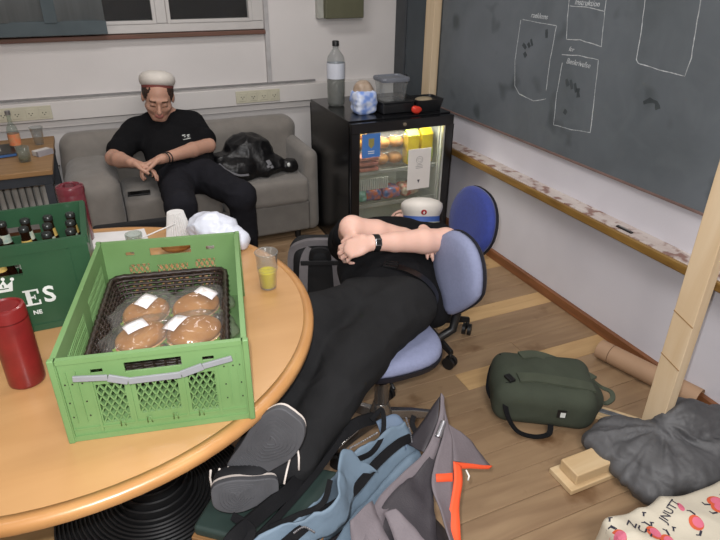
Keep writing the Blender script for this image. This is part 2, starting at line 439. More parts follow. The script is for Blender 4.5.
def chalk_mat():
    t=NT('chalkboard_surface'); b=t.b; tc=t.node('ShaderNodeTexCoord')
    n1=t.node('ShaderNodeTexNoise'); n1.inputs['Scale'].default_value=1.6; n1.inputs['Detail'].default_value=5; n1.inputs['Distortion'].default_value=.8
    n2=t.node('ShaderNodeTexNoise'); n2.inputs['Scale'].default_value=7; n2.inputs['Detail'].default_value=6; n2.inputs['Distortion'].default_value=1.5
    t.link(tc.outputs['Object'],n1.inputs['Vector']); t.link(tc.outputs['Object'],n2.inputs['Vector'])
    r=t.node('ShaderNodeValToRGB'); e=r.color_ramp.elements; e[0].position=.3; e[1].position=.75; e[0].color=rgb(84,90,94); e[1].color=rgb(106,112,118)
    t.link(n1.outputs['Fac'],r.inputs[0])
    r2=t.node('ShaderNodeValToRGB'); r2.color_ramp.elements[0].position=.42; r2.color_ramp.elements[1].position=.75
    t.link(n2.outputs['Fac'],r2.inputs[0])
    mx=t.node('ShaderNodeMix',data_type='RGBA'); ma=t.node('ShaderNodeMath',operation='MULTIPLY'); ma.inputs[1].default_value=.3
    t.link(r2.outputs[0],ma.inputs[0]); t.link(ma.outputs[0],mx.inputs['Factor']); t.link(r.outputs[0],mx.inputs['A']); mx.inputs['B'].default_value=rgb(108,114,118)
    # wetter, darker wiped smears
    n3=t.node('ShaderNodeTexNoise'); n3.inputs['Scale'].default_value=5; n3.inputs['Detail'].default_value=2; t.link(tc.outputs['Object'],n3.inputs['Vector'])
    r3=t.node('ShaderNodeValToRGB'); r3.color_ramp.elements[0].position=.62; r3.color_ramp.elements[1].position=.74; t.link(n3.outputs['Fac'],r3.inputs[0])
    m3=t.node('ShaderNodeMix',data_type='RGBA'); t.link(r3.outputs[0],m3.inputs['Factor']); t.link(mx.outputs['Result'],m3.inputs['A']); m3.inputs['B'].default_value=rgb(74,80,83)
    t.link(m3.outputs['Result'],b.inputs['Base Color']); b.inputs['Roughness'].default_value=.55; b.inputs['Specular IOR Level'].default_value=.35
    return t.m
CHALKB=chalk_mat()
CHALK=mat('chalk',(176,180,182),.95,var=.25,scale=60)
SMEAR=mat('wet_smear',(60,66,69),.6,var=.2)
DARKP=mat('dark_grey_panel',(62,70,76),.5,var=.08,scale=5)

# ---------------------------------------------------------------- the room
XR=2.176; YB=4.2
ceil=MB().bx(-2.6,XR+.1,-1.6,YB+.1,2.85,2.95).build('ceiling',CEILM); tag(ceil,kind='structure')
fl_=MB().bx(-2.6,XR+.1,-1.6,YB+.1,-.10,-.022).build('floor',mat('subfloor',(92,72,50),.9)); tag(fl_,kind='structure')
rnd=random.Random(3)
y=-1.6; row=0
pm={}
def plank_mesh(L,W):
    key=(round(L,2),round(W,3))
    if key not in pm:
        b=.0018; z0=-.022; m=MB()
        V_=[(-L/2,-W/2,z0),(L/2,-W/2,z0),(L/2,W/2,z0),(-L/2,W/2,z0),(-L/2,-W/2,-b),(L/2,-W/2,-b),(L/2,W/2,-b),(-L/2,W/2,-b),
            (-L/2+b,-W/2+b,0),(L/2-b,-W/2+b,0),(L/2-b,W/2-b,0),(-L/2+b,W/2-b,0)]
        m.add(V_,[(3,2,1,0),(0,1,5,4),(1,2,6,5),(2,3,7,6),(3,0,4,7),(4,5,9,8),(5,6,10,9),(6,7,11,10),(7,4,8,11),(8,9,10,11)])
        pm[key]=m.mesh('plank')
    return pm[key]
Wp=.118
pale_rows={}
while y<YB-.01:
    Wr=min(Wp,YB-y); cuts=[-2.6]
    yc=y+Wr/2
    x=-2.6+rnd.choice([.5,.9,1.3,1.7])
    while x<XR-.3: cuts.append(round(x,2)); x+=rnd.choice([1.2,1.4,1.6,1.8])
    pale=None
    if abs(yc-1.74)<.06: cuts=[c for c in cuts if c<1.1]+[1.30]; pale=1.30
    if abs(yc-2.27)<.06: cuts=[c for c in cuts if c<1.2]+[1.42]; pale=1.42
    if abs(yc-.9)<.06: cuts=[c for c in cuts if c<.6]+[1.85]; pale=1.85
    cuts.append(XR)
    for a,b in zip(cuts[:-1],cuts[1:]):
        L=b-a-.0016
        p=plank_mesh(L,Wr-.0014)
        o=bpy.data.objects.new('plank',p if True else None); C.objects.link(o); o.parent=fl_
        o.location=((a+b)/2,yc,rnd.uniform(-.0012,.0))
        use=PLANKL if (pale is not None and abs(a-pale)<.01) or rnd.random()<.06 else PLANK
        if not p.materials: p.materials.append(PLANK)
        o.material_slots[0].link='OBJECT'; o.material_slots[0].material=use
    y+=Wr; row+=1
# right wall
wr=MB().bx(XR,XR+.1,-1.6,YB+.1,-.02,2.85).build('wall_right',WALLR); tag(wr,kind='structure')
wl=MB().bx(-2.6,-2.5,-1.6,YB+.1,-.02,2.85).build('wall_left',WALL); tag(wl,kind='structure')
wf=MB().bx(-2.6,XR+.1,-1.7,-1.6,-.02,2.85).build('wall_front',WALL); tag(wf,kind='structure')
m=MB()
m.bx(1.165,XR,YB,YB+.12,-.02,2.85)           # right of the window bay
m.bx(-2.5,1.165,YB,YB+.12,-.02,.915)         # low wall
m.bx(-2.5,1.165,YB,YB+.12,2.35,2.85)
m.bx(-2.5,1.165,YB+.018,YB+.12,.915,1.235)   # panel below the window
wb=m.build('wall_back',WALL); tag(wb,kind='structure')
MB().bx(1.148,1.176,YB-.012,YB+.018,.915,2.35).build('bay_edge_strip',mat('grey_edge',(176,174,174),.5),wb,bevel=.002)
bb=MB().bx(XR-.026,XR,-1.6,YB,0,.056).build('baseboard_right',BASEB,bevel=.004); tag(bb,kind='structure')
bb2=MB().bx(-2.5,XR-.026,YB-.016,YB,0,.068).build('baseboard_back',BASEB,bevel=.004); tag(bb2,kind='structure')
# window
win=MB()
for (a,b,c,d) in [(-2.5,1.148,1.265,1.318),(-2.5,1.148,2.28,2.35),(1.07,1.148,1.318,2.28),(.455,.52,1.318,2.28),(-.35,-.285,1.318,2.28),(-1.3,-1.235,1.318,2.28),(-2.5,-2.43,1.318,2.28)]:
    win.bx(a,b,YB+.01,YB+.075,c,d)
wo=win.build('window_1',FRAMEW,bevel=.006); tag(wo,kind='structure')
for a,b in ((.52,1.07),(-.285,.455),(-1.235,-.35),(-2.43,-1.3)):
    MB().bx(a,b,YB+.04,YB+.046,1.318,2.28).build('pane',GLASSN,wo)
    f=MB()
    f.bx(a,a+.022,YB+.005,YB+.05,1.318,2.28).bx(b-.022,b,YB+.005,YB+.05,1.318,2.28).bx(a+.022,b-.022,YB+.005,YB+.05,1.318,1.338).bx(a+.022,b-.022,YB+.005,YB+.05,2.258,2.28)
    f.build('sash',FRAMEW,wo,bevel=.003)
sl=MB().bx(-2.5,1.15,YB-.02,YB+.08,1.236,1.262).build('window_sill',SILLM,bevel=.004); tag(sl,kind='structure')
out=MB().bx(-3.2,2.4,YB+1.1,YB+1.2,.2,3.4).build('wall_outside',DARKOUT); tag(out,kind='structure')
# thin metal rail and cable duct
rl=MB().bx(-2.5,1.5,YB-.014,YB,.905,.918).build('trim_1',ALU,bevel=.002); tag(rl,kind='structure')
du=MB().bx(-2.5,2.0,YB-.055,YB,.782,.897).build('trim_2',WHITEP,bevel=.004); tag(du,'white cable duct along the window wall',kind='structure')
MB().bx(-2.5,2.0,YB-.03,YB,.735,.775).build('lower_lip',WHITEP,du,bevel=.003)
def socket(x0,n,lab):
    r=root('wall_socket',lab,'socket',(x0,YB-.055,.84))
    MB().bx(0,.075*n+.012,-.008,0,-.042,.04).build('plate',SOCK,r,bevel=.003)
    for i in range(n):
        cx=.045+.075*i
        MB().add([],[]).bx(cx-.027,cx+.027,-.0115,-.008,-.027,.027).build('insert',SOCK,r,bevel=.002)
        for dx,dz in ((-.009,0),(.009,0),(0,-.011)):
            h=MB(); h.box(cx+dx,-.0122,dz,.0055,.0016,.0055); h.build('socket_hole',DARKH,r)
socket(-.56,4,'long beige wall socket in the white duct above the small wooden desk')
socket(.90,4,'beige wall socket in the white duct above the grey sofa beside the window bay edge')
# olive box on wall
r=root('wall_box','olive grey metal box on the back wall above the clear bottle','box',(1.68,YB,1.325))
MB().bx(-.12,.165,-.09,0,0,.4).build('box_body',OLIVE,r,bevel=.006)
MB().bx(-.165,-.12,-.05,0,0,.4).build('side_flange',mat('light_grey_plastic',(168,168,160),.5),r,bevel=.004)
# blind
bl=root('roller_blind','grey fabric blind hanging over the left half of the window','blind',(-1.17,YB-.05,1.275))
m=MB(); n=60; V_=[];F_=[]
for i in range(n+1):
    x=-1.3+i*(2.62/n); yy=.006*sin(x*22)+.004*sin(x*47)
    for (z,dy) in ((.075,0),(1.1,0)): V_.append((x,yy-.0015,z)); V_.append((x,yy+.0015,z))
for i in range(n):
    a=i*4;b=a+4
    F_+=[(a,b,b+2,a+2),(a+1,a+3,b+3,b+1),(a,a+1,b+1,b),(a+2,b+2,b+3,a+3)]
m.add(V_,F_).build('blind_fabric',BLIND,bl,smooth=True)
MB().bx(-1.3,1.325,-.006,.008,0,.078).build('bottom_hem',BLIND2,bl,bevel=.002)
MB().bx(.99,1.06,-.012,-.006,.07,1.1).build('dark_stripe',BLIND2,bl,bevel=.001)
# ---- chalkboard
cb=root('chalkboard','large dark grey chalkboard with chalk outlined boxes on the right wall','chalkboard',(XR,2.1,.796))
MB().bx(-.022,0,-2.3,1.465,.012,1.6).build('board_surface',CHALKB,cb,bevel=.001)
MB().bx(-.026,0,-2.3,1.465,0,.012).build('bottom_trim',mat('board_trim',(120,98,92),.5),cb,bevel=.002)
MB().bx(-.026,0,1.465,1.475,0,1.6).build('side_trim',mat('board_side_trim',(70,72,72),.4,metal=.5),cb,bevel=.002)
def stroke(pts,name='chalk_line',w_=.0038,mtl=CHALK,parent=cb):
    # pts in (y, z) on the board; thin flat chalk band following the points
    P=[]
    for (a,b),(c,d) in zip(pts[:-1],pts[1:]):
        n=max(2,int(math.hypot(c-a,d-b)/.03))
        for i in range(n): 
            t=i/n; P.append((a+(c-a)*t+rnd.uniform(-1,1)*.0012,b+(d-b)*t+rnd.uniform(-1,1)*.0012))
    P.append(pts[-1]); V_=[];F_=[]
    for i,p in enumerate(P):
        q0=P[max(0,i-1)];q1=P[min(len(P)-1,i+1)]; tx=q1[0]-q0[0];tz=q1[1]-q0[1]; l=math.hypot(tx,tz)+1e-9
        ww=w_*rnd.uniform(.6,1.15)/2; nx_,nz_=-tz/l*ww,tx/l*ww
        for (dx) in (-.0228,-.0215):
            V_.append((dx,p[0]+nx_-2.1,p[1]+nz_-.796)); V_.append((dx,p[0]-nx_-2.1,p[1]-nz_-.796))
    for i in range(len(P)-1):
        a=i*4;b=a+4; F_+=[(a,a+1,b+1,b),(a+2,b+2,b+3,a+3),(a,b,b+2,a+2),(a+1,a+3,b+3,b+1)]
    return MB().add(V_,F_).build(name,mtl,parent)
# chalk outlines and words
for pts in ([(2.746,1.418),(2.60,1.413),(2.481,1.412)],[(2.764,1.414),(2.770,1.206),(2.745,1.08),(2.70,1.045),(2.57,1.030),(2.475,1.060)],[(2.481,1.412),(2.490,1.25),(2.485,1.10)],
    [(2.425,1.59),(2.412,1.45),(2.395,1.359),(2.304,1.366),(2.162,1.352),(2.175,1.44),(2.192,1.60)],[(2.41,1.505),(2.30,1.508),(2.182,1.498)],
    [(2.41,1.286),(2.30,1.297),(2.166,1.295),(2.145,1.12),(2.13,.968),(2.255,.952),(2.39,.945),(2.402,1.10),(2.398,1.25)],
    [(1.985,1.70),(1.978,1.59),(1.956,1.429),(1.952,1.325),(1.935,1.312),(1.83,1.303),(1.699,1.297),(1.690,1.367),(1.716,1.592),(1.722,1.72)]):
    stroke(pts)
BM4=lambda y,z: plane_m((-.0225,y-2.1,z-.796),(0,-1,0),(0,0,1))
for s_,y_,z_,sz in (('raekkens',2.62,1.445,.036),('Instruktion',2.30,1.525,.036),('for',2.35,1.318,.030),('Beskrivelse',2.29,1.262,.036)):
    text(s_,sz,CHALK,'chalk_word',cb,BM4(y_,z_),depth=.0006,shear=.25)
for pts in ([(1.864,1.160),(1.835,1.178),(1.80,1.176),(1.785,1.150)],[(2.72,1.30),(2.69,1.28)],[(2.68,1.31),(2.66,1.29)],[(2.70,1.26),(2.68,1.24)],[(2.66,1.33),(2.64,1.30)],[(2.35,1.18),(2.33,1.15)],[(2.32,1.18),(2.30,1.14)],[(2.29,1.17),(2.27,1.13)],[(2.26,1.15),(2.25,1.11)],[(2.55,1.39),(2.54,1.35)],[(2.33,1.03),(2.31,1.02)]):
    stroke(pts,'wet_smear',.022,SMEAR)
# dark panel, pipe and stud in the corner
dp=MB().bx(-.03,0,3.715,4.03,.80,2.6); dpo=dp.build('side_board',DARKP,bevel=.003); dpo.location=(XR,0,0)
tag(dpo,'narrow dark grey board panel in the room corner behind the fridge','board')
r=root('corner_pipe','dark grey vertical pipe casing with a pale stripe in the room corner','pipe',(2.158,4.10,.0))
MB().bx(-.022,.018,-.06,.095,.0,2.84).build('casing',mat('dark_casing',(58,62,66),.5),r,bevel=.006)
MB().bx(-.006,.006,-.068,-.06,.0,2.84).build('pale_stripe',mat('pale_stripe',(196,196,198),.4),r,bevel=.001)
r=root('wooden_stud','pale pine stud rising behind the fridge at the left edge of the chalkboard','wooden beam',(2.140,3.645,0))
MB().bx(-.034,.034,-.055,.055,0,2.7).build('timber',PINE,r,bevel=.003)
# ledge
le=root('wall_ledge','long worn white wooden ledge with ochre front edge under the chalkboard','ledge',(XR,1.3,.6))
MB().bx(-.093,0,-2.8,2.2,-.005,.013).build('ledge_board',LEDGET,le,bevel=.002)
MB().bx(-.112,-.093,-2.8,2.2,-.028,.011).build('front_edge',LEDGEW,le,bevel=.005)
MB().bx(-.093,0,-2.8,2.2,-.035,-.006).build('underside_shadow',mat('ledge_shadow_dark',(44,38,34),.8),le)  # dark strip standing in for the shadow under the ledge
r=root('staple_strip','small dark metal strip lying on the wall ledge','metal strip',(2.108,1.77,.6135))
MB().bx(-.008,.008,-.045,.045,0,.006).build('strip_body',mat('dark_metal',(56,52,50),.4,metal=.7),r,bevel=.001)
MB().bx(-.003,.003,-.03,.03,.006,.009).build('strip_rib',ALU,r)

# ---- stud with foot, loose boards
r=root('wooden_stand','pale pine stud standing upright on a board foot in front of the right wall','wooden stand',(1.74,1.12,0))
MB().bx(-.0225,.0225,-.042,.042,.070,1.95).build('timber',PINE,r,bevel=.003)
SPL=mat('splice_mark',(150,118,80),.7)
for zz in (.42,.60): MB().bar((-.0228,-.042,zz),(-.0228,.042,zz+.025),.002,.004).build('splice',SPL,r)
MB().bx(-.43,.12,-.06,.06,0,.022).build('base_board',PINEX,r,bevel=.003)
MB().bx(-.40,.10,-.045,.045,.022,.070).build('foot_beam',PINEX,r,bevel=.006)
r=root('loose_board','short pine board with grey metal strip lying beside the green bag','board',(1.73,1.33,0),rz=R(-52))
MB().bx(-.14,.14,-.035,.035,0,.022).build('board',PINEX,r,bevel=.002)
MB().bx(-.14,.14,-.012,.012,.022,.028).build('metal_strip',mat('grey_metal_strip',(116,120,124),.4,metal=.5),r,bevel=.001)
r=root('cardboard_tube','brown cardboard tube lying on the floor along the right baseboard','tube',(2.082,1.42,.047),rz=R(-75))
CARD=mat('tube_cardboard',(168,136,108),.7,var=.06,scale=5)
m=MB(); 
prof=[(.046,-.26),(.046,.21),(.042,.21),(.042,-.26),(.046,-.26)]
m.T=Matrix.Rotation(R(90),4,'Y'); m.lathe(prof,28,close=False); m.build('tube_wall',CARD,r,auto=40)
m=MB(); m.T=Matrix.Rotation(R(90),4,'Y'); m.lathe([(.0465,-.20),(.0468,-.198),(.0465,-.196)],28,close=False); m.build('seam',mat('tube_seam',(120,92,70),.8),r)

# ---- sofa
SOFA=mat('grey_sofa_fabric',(124,119,113),.9,var=.06,scale=14,bump=.25,bscale=300,sheen=.2)
SOFAD=mat('sofa_base_fabric',(110,106,101),.9,var=.06,scale=14,bump=.2,bscale=300)
so=root('sofa','long grey fabric sofa under the window with a rounded left corner','sofa',(.5,3.85,0))
S=SDF((-.35,3.35,.0),(1.42,4.18,.78),.0125)
S.box((.515,4.06,.38),(.765,.10,.34),.09,k=0)
S.ell((-.10,4.04,.40),(.15,.13,.28),k=.06)
S.build('backrest',SOFA,so,disp=lambda P:.004*fbm(P*9,2),world=None) if False else link_mesh('backrest',S.mesh('backrest',lambda P:.004*fbm(P*9,2)),SOFA,so,world=True)
S=SDF((-.30,3.35,.0),(.12,4.12,.66),.012)
S.box((-.095,3.76,.31),(.150,.31,.285),.10,k=0)
link_mesh('armrest',S.mesh('armrest',lambda P:.004*fbm(P*8,2)),SOFA,so,world=True)
for i,(a,b) in enumerate(((.06,.625),(.63,1.195))):
    S=SDF((a-.03,3.4,.22),(b+.03,4.02,.48),.011)
    S.box(((a+b)/2,3.73,.345),((b-a)/2,.24,.085),.035,k=0)
    link_mesh('seat_cushion',S.mesh('seat_cushion',lambda P:.003*fbm(P*9,2)),SOFA,so,world=True)
MB().bx(.05,1.20,3.51,4.0,.06,.27).build('seat_base',SOFAD,so,bevel=.02,seg=3,world=True)
S=SDF((1.14,3.4,.0),(1.34,4.12,.64),.012); S.box((1.235,3.79,.31),(.050,.24,.28),.05,k=0)
link_mesh('armrest',S.mesh('armrest'),SOFA,so,world=True)
for a in ((.15,3.56),(1.12,3.56)):
    MB().cyl((a[0],a[1],0),.02,.062,12).build('foot',mat('black_plastic',(22,22,23),.45),so,world=True)
BLK=bpy.data.materials['black_plastic']

# ---- small desk and radiator, left
DESKW=wood('desk_wood',(158,122,80),(136,102,64),.45,scale=3,stretch=(1,9,9))
dk=root('side_desk','small wooden desk with dark metal frame at the left under the window','desk',(-.72,3.75,0))
MB().bx(-.45,.455,-.36,.36,.672,.70).build('desk_top',DESKW,dk,bevel=.004)
DKM=mat('dark_blue_grey_metal',(52,56,62),.45)
MB().bx(-.43,.445,-.34,-.30,.615,.672).bx(-.43,.445,.30,.34,.615,.672).bx(-.43,-.39,-.3,.3,.615,.672).bx(.405,.445,-.3,.3,.615,.672).build('frame',DKM,dk,bevel=.003)
for x in (-.41,.42):
    for yy in (-.32,.32): MB().bx(x-.02,x+.02,yy-.02,yy+.02,0,.615).build('leg',DKM,dk,bevel=.003)
RADM=mat('radiator_white',(186,184,178),.4)
rd=root('radiator','white ribbed radiator on the wall under the small desk','radiator',(-.75,4.08,.2))
MB().bx(-.45,.42,.03,.07,0,.36).build('back_panel',RADM,rd)
for i in range(22):
    x=-.44+i*.04
    MB().bx(x-.014,x+.014,-.03,.03,0,.36).build('rib',RADM,rd,bevel=.006)
MB().tube([(.43,0,.3),(.47,0,.3),(.47,.05,.3)],.009,8).build('pipe',RADM,rd,smooth=True)
# things on the desk
CLEAR=glassy('clear_plastic',(240,242,242),.05,.06)
GLS=glassy('clear_glass',(228,234,230),.03,.08)
r=root('small_bottle','small clear glass bottle with orange label on the wooden desk','bottle',(-.455,3.86,.70))
MB().lathe([(.028,0),(.031,.006),(.031,.10),(.026,.13),(.012,.155),(.011,.19),(.013,.192),(.013,.205)],24).build('glass_body',GLS,r,auto=50)
MB().lathe([(.0318,.03),(.0318,.095)],24,close=False).build('label',mat('orange_label',(214,118,76),.5,col2=(190,150,110),scale=30),r,smooth=True)
MB().lathe([(.0145,.2),(.0145,.222),(.0,.222)],20).build('cap',mat('steel_cap',(150,150,150),.35,metal=.8),r,auto=40)
r=root('plastic_cup','empty clear plastic cup at the back of the wooden desk','cup',(-.34,3.93,.70))
m=MB().lathe([(.0,.002),(.024,.002),(.036,.10),(.038,.10),(.038,.104),(.034,.10),(.023,.006),(0,.006)],28); m.build('cup_wall',CLEAR,r,smooth=True)
MB().tube([(.037*cos(a),.037*sin(a),.103) for a in [2*pi*i/28 for i in range(28)]],.0018,6,closed=True).build('rim',CLEAR,r,smooth=True)
r=root('drinking_glass','low clear glass near the front of the wooden desk','glass',(-.40,3.60,.70))
MB().lathe([(.0,.001),(.03,.001),(.034,.08),(.031,.08),(.027,.008),(0,.008)],28).build('glass_wall',GLS,r,smooth=True)
MB().lathe([(0,.0082),(.0268,.0082),(.028,.022),(0,.022)],24).build('drink_left',glassy('stale_drink',(150,140,110),.05,.5),r,smooth=True)
r=root('black_folder','black folder with blue edge lying on the wooden desk','folder',(-.62,3.80,.70),rz=R(10))
MB().bx(-.16,.16,-.11,.11,0,.022).build('folder_cover',mat('folder_black',(26,27,30),.4),r,bevel=.003)
MB().bx(-.155,.155,-.114,-.108,.004,.016).build('blue_edge',mat('folder_blue',(58,96,150),.5),r)
MB().bx(-.05,.09,-.04,.05,.022,.0235).build('paper_note',mat('note_paper',(190,188,180),.7),r)
r=root('white_carton','small white carton lying beside the glass on the wooden desk','carton',(-.315,3.70,.70),rz=R(35))
MB().bx(-.045,.045,-.03,.03,0,.028).build('carton_body',mat('carton_white',(205,200,196),.5),r,bevel=.002)
MB().bx(-.046,.046,-.0305,-.012,.0,.0282).build('printed_edge',mat('carton_print',(150,146,150),.5),r)

# ---- phone on the sofa
r=root('mobile_phone','black mobile phone lying on the grey sofa seat','phone',(.150,3.60,.433),rz=R(-4))
MB().bx(-.064,.064,-.034,.034,0,.009).build('phone_body',BLK,r,bevel=.003)
MB().bx(-.052,.052,-.029,.029,.009,.0096).build('screen',mat('phone_screen',(12,13,16),.08,spec=.8),r)
# ---------------------------------------------------------------- fridge
FBL=mat('fridge_black',(17,17,19),.22,var=.1,spec=.6)
FIN=mat('fridge_liner',(186,190,182),.45,var=.03)
fr=root('mini_fridge','black glass-door mini fridge standing in the corner under the chalkboard end','fridge',(1.632,3.04,0),rz=0)
# local: x across, y depth (0 front), z up
W2=.335; D_=.69; Hh=.88
MB().bx(-W2,W2,.045,D_,.855,Hh).bx(-W2,-W2+.03,.045,D_,.03,.855).bx(W2-.03,W2,.045,D_,.03,.855).bx(-W2+.03,W2-.03,D_-.03,D_,.03,.855).bx(-W2+.03,W2-.03,.045,D_-.03,.03,.10).build('cabinet',FBL,fr,bevel=.003)
MB().bx(-W2+.03,-W2+.036,.05,D_-.03,.10,.855).bx(W2-.036,W2-.03,.05,D_-.03,.10,.855).bx(-W2+.036,W2-.036,D_-.036,D_-.03,.10,.855).bx(-W2+.036,W2-.036,.05,D_-.036,.10,.106).bx(-W2+.036,W2-.036,.05,D_-.036,.849,.855).build('liner',FIN,fr)
MB().bx(-W2+.006,W2-.006,.05,D_-.03,.0,.03).build('plinth',BLK,fr)
dr=MB()  .bx(-W2,W2,0,.04,.815,.872).bx(-W2,W2,0,.04,.05,.12).bx(-W2,-W2+.052,0,.04,.12,.815).bx(W2-.052,W2,0,.04,.12,.815).build('door',FBL,fr,bevel=.003)
MB().bx(-W2+.052,W2-.052,.010,.016,.12,.815).build('door_glass',glassy('door_glass',(242,243,241),.03,.015),dr)
MB().bx(W2-.085,W2-.079,.016,.03,.12,.815).bx(W2-.062,W2-.052,.006,.03,.12,.815).bx(-W2+.052,-W2+.057,.016,.03,.12,.815).bx(-W2+.052,W2-.085,.016,.03,.808,.815).build('chrome_frame',mat('pale_chrome',(190,192,188),.3,metal=.5),dr)
MB().tube([(0,-.001,.845),(0,-.005,.845)],.011,16).build('lock',mat('lock_chrome',(170,160,140),.25,metal=.9),dr,auto=40)
MB().box(0,-.0055,.835,.002,.001,.010).build('keyhole',BLK,dr)
WIRE=mat('shelf_wire',(190,190,186),.35,metal=.4)
for z in (.55,.34):
    m=MB()
    for yy in (.07,.2,.33,.46): m.tube([(-.275,yy,z-.004),(.275,yy,z-.004)],.0025,6)
    for i in range(19): m.tube([(-.27+i*.03,.07,z),(-.27+i*.03,.50,z)],.0016,5)
    m.build('wire_shelf',WIRE,fr,kind='stuff')
    MB().bx(-.276,.276,.062,.068,z-.01,z+.012).build('shelf_edge',mat('shelf_edge_grey',(150,152,146),.4) if z>.5 else bpy.data.materials['shelf_edge_grey'],fr)
m=MB()
for i in range(14): m.bx(-.255+i*.0145,-.247+i*.0145,.075,.085,.44,.51)
m.build('vent_ribs',mat('vent_white',(186,190,184),.5),fr,kind='stuff')
ll=bpy.data.lights.new('fridge_fill_light','AREA'); ll.shape='RECTANGLE'; ll.size=.45; ll.size_y=.05; ll.energy=2.4; ll.color=(1,.97,.88)  # added fill light to brighten the fridge contents, no fitting modelled
lo_=bpy.data.objects.new('fridge_fill_light',ll); C.objects.link(lo_); lo_.location=(1.62,3.04+.10,.842); lo_.rotation_euler=(R(-12),0,0)
FM=wm(fr)
def inF(x,y,z): v=FM@Vector((x,y,z)); return (v.x,v.y,v.z)
def FR(name,label,cat,x,y,z,rz=0,group=None): return root(name,label,cat,inF(x,y,z),rz=R(0)+rz,group=group)
# contents
YEL=mat('yellow_carton',(214,190,40),.45,col2=(196,168,30),scale=20); YEG=mat('yellow_green_print',(150,170,60),.45)
for i,(x,lab) in enumerate(((.125,'yellow green drink carton, left of the two on the upper fridge shelf'),(.222,'yellow drink carton, right of the two on the upper fridge shelf'))):
    r=FR('drink_carton',lab,'carton',x,.14,.560,group=None)
    MB().bx(-.034,.034,-.034,.034,0,.165).build('carton_body',YEL,r,bevel=.004)
    MB().add([(-.034,-.034,.165),(.034,-.034,.165),(.034,.034,.165),(-.034,.034,.165),(-.034,0,.195),(.034,0,.195)],[(0,1,5,4),(2,3,4,5),(0,4,3),(1,2,5),(3,2,1,0)]).build('gable',YEG if i==0 else YEL,r)
    MB().bx(-.0345,.0345,-.0348,-.034,.02,.08).build('print_band',YEG,r)
TOAST=mat('toast_bread',(196,150,84),.8,col2=(160,108,50),scale=25); WRAP=glassy('crinkled_wrap',(244,240,236),.10,.06)
def bun_pack(x,y,z,lab):
    r=FR('bread_pack',lab,'bread',x,y,z)
    for k in range(2):
        MB().ell((-.04+.08*k,0,.035),(.042,.05,.033),14,8).build('bun',TOAST,r,smooth=True)
    S=SDF(np.array(inF(x,y,z))-(.14,.12,.03),np.array(inF(x,y,z))+(.14,.12,.12),.006)
    c=inF(x,y,z+.042); S.box(c,(.095,.065,.044),.025,rot=rotm((0,0,1),R(0)),k=0)
    link_mesh('wrapping',S.mesh('wrapping',lambda P:.005*ridge(P*28,2)),WRAP,r,world=True)
bun_pack(-.02,.17,.56,'wrapped buns on the upper fridge shelf, under the top pack')
bun_pack(-.015,.17,.662,'wrapped buns on top of the bun stack in the fridge')
PINKT=mat('pink_ham',(206,150,132),.5,col2=(186,120,104),scale=20)
for k in range(3):
    r=FR('ham_tray',('lowest','middle','topmost')[k]+' clear tray of pink ham slices stacked on the upper fridge shelf','food tray',-.19,.11,.558+k*.034)
    MB().bx(-.06,.06,-.045,.045,.003,.024).build('ham_slices',PINKT,r,bevel=.006)
    MB().bx(-.065,.065,-.049,.049,0,.032).build('clear_tray',glassy('tray_plastic_%d'%k,(240,230,226),.06,.06),r,bevel=.006)
r=FR('snack_bag','brown and yellow snack bag leaning behind the blue card in the fridge','snack bag',-.19,.20,.66)
c=inF(-.19,.22,.73); S=SDF(np.array(c)-.12,np.array(c)+.12,.007); S.ell(c,(.055,.03,.075),k=0)
link_mesh('bag_foil',S.mesh('bag_foil',lambda P:.004*ridge(P*25,2)),mat('foil_brown_yellow',(150,90,50),.3,col2=(224,190,60),scale=18,detail=1),r,world=True)
for i,(x,z,colr,col2,lab) in enumerate(((-.14,.352,(64,98,150),(196,110,70),'blue and orange printed food pack on the lower fridge shelf'),(-.01,.352,(200,112,66),(80,110,160),'orange food pack in the middle of the lower fridge shelf'),(.12,.352,(176,84,70),(200,190,170),'red and white food pack at the right of the lower fridge shelf'),(-.22,.352,(90,140,110),(150,190,180),'small green food pack at the left of the lower fridge shelf'))):
    r=FR('food_pack',lab,'food pack',x,.15,z)
    c=inF(x,.15,z+.037); S=SDF(np.array(c)-.12,np.array(c)+.12,.007); S.box(c,(.058 if i<3 else .03,.05,.035),.02,rot=rotm((0,0,1),R(-3.5+8*(i-1))),k=0)
    link_mesh('pack_foil',S.mesh('pack_foil',lambda P:.005*ridge(P*24,2)),mat('printed_foil_%d'%i,colr,.25,col2=col2,scale=30,detail=1),r,world=True)
# stickers on the glass
r=FR('blue_card','blue printed card stuck inside the top left corner of the fridge glass','card',-.208,.0085,.690)
MB().bx(-.058,.058,-.0008,.0008,-.022,.118).build('card_sheet',mat('card_blue',(72,122,190),.5,var=.04),r)
MB().add([(-.018,-.0012,.09),(.018,-.0012,.09),(.018,-.0012,.05),(0,-.0012,.03),(-.018,-.0012,.05),(-.018,-.0009,.09),(.018,-.0009,.09),(.018,-.0009,.05),(0,-.0009,.03),(-.018,-.0009,.05)],[(0,4,3,2,1),(5,6,7,8,9),(0,1,6,5),(1,2,7,6),(2,3,8,7),(3,4,9,8),(4,0,5,9)]).build('crest_print',mat('crest_ochre',(150,140,80),.5),r)
for z in (.012,.0):
    MB().bx(-.02,.02,-.0012,-.0009,z,z+.005).build('text_line',mat('print_white',(210,214,216),.5) if z>.001 else bpy.data.materials['print_white'],r)
r=FR('white_notice','white notice paper stuck on the fridge glass','notice',.118,.0085,.545)
MB().bx(-.078,.078,-.0008,.0008,-.115,.14).build('notice_sheet',mat('notice_paper',(222,218,214),.6,var=.02),r)
INK=mat('grey_ink',(120,118,120),.6)
MB().tube([(.022*cos(a),-.0012,.07+.022*sin(a)) for a in [2*pi*i/24 for i in range(24)]],.0012,4,closed=True).build('ring_print',INK,r)
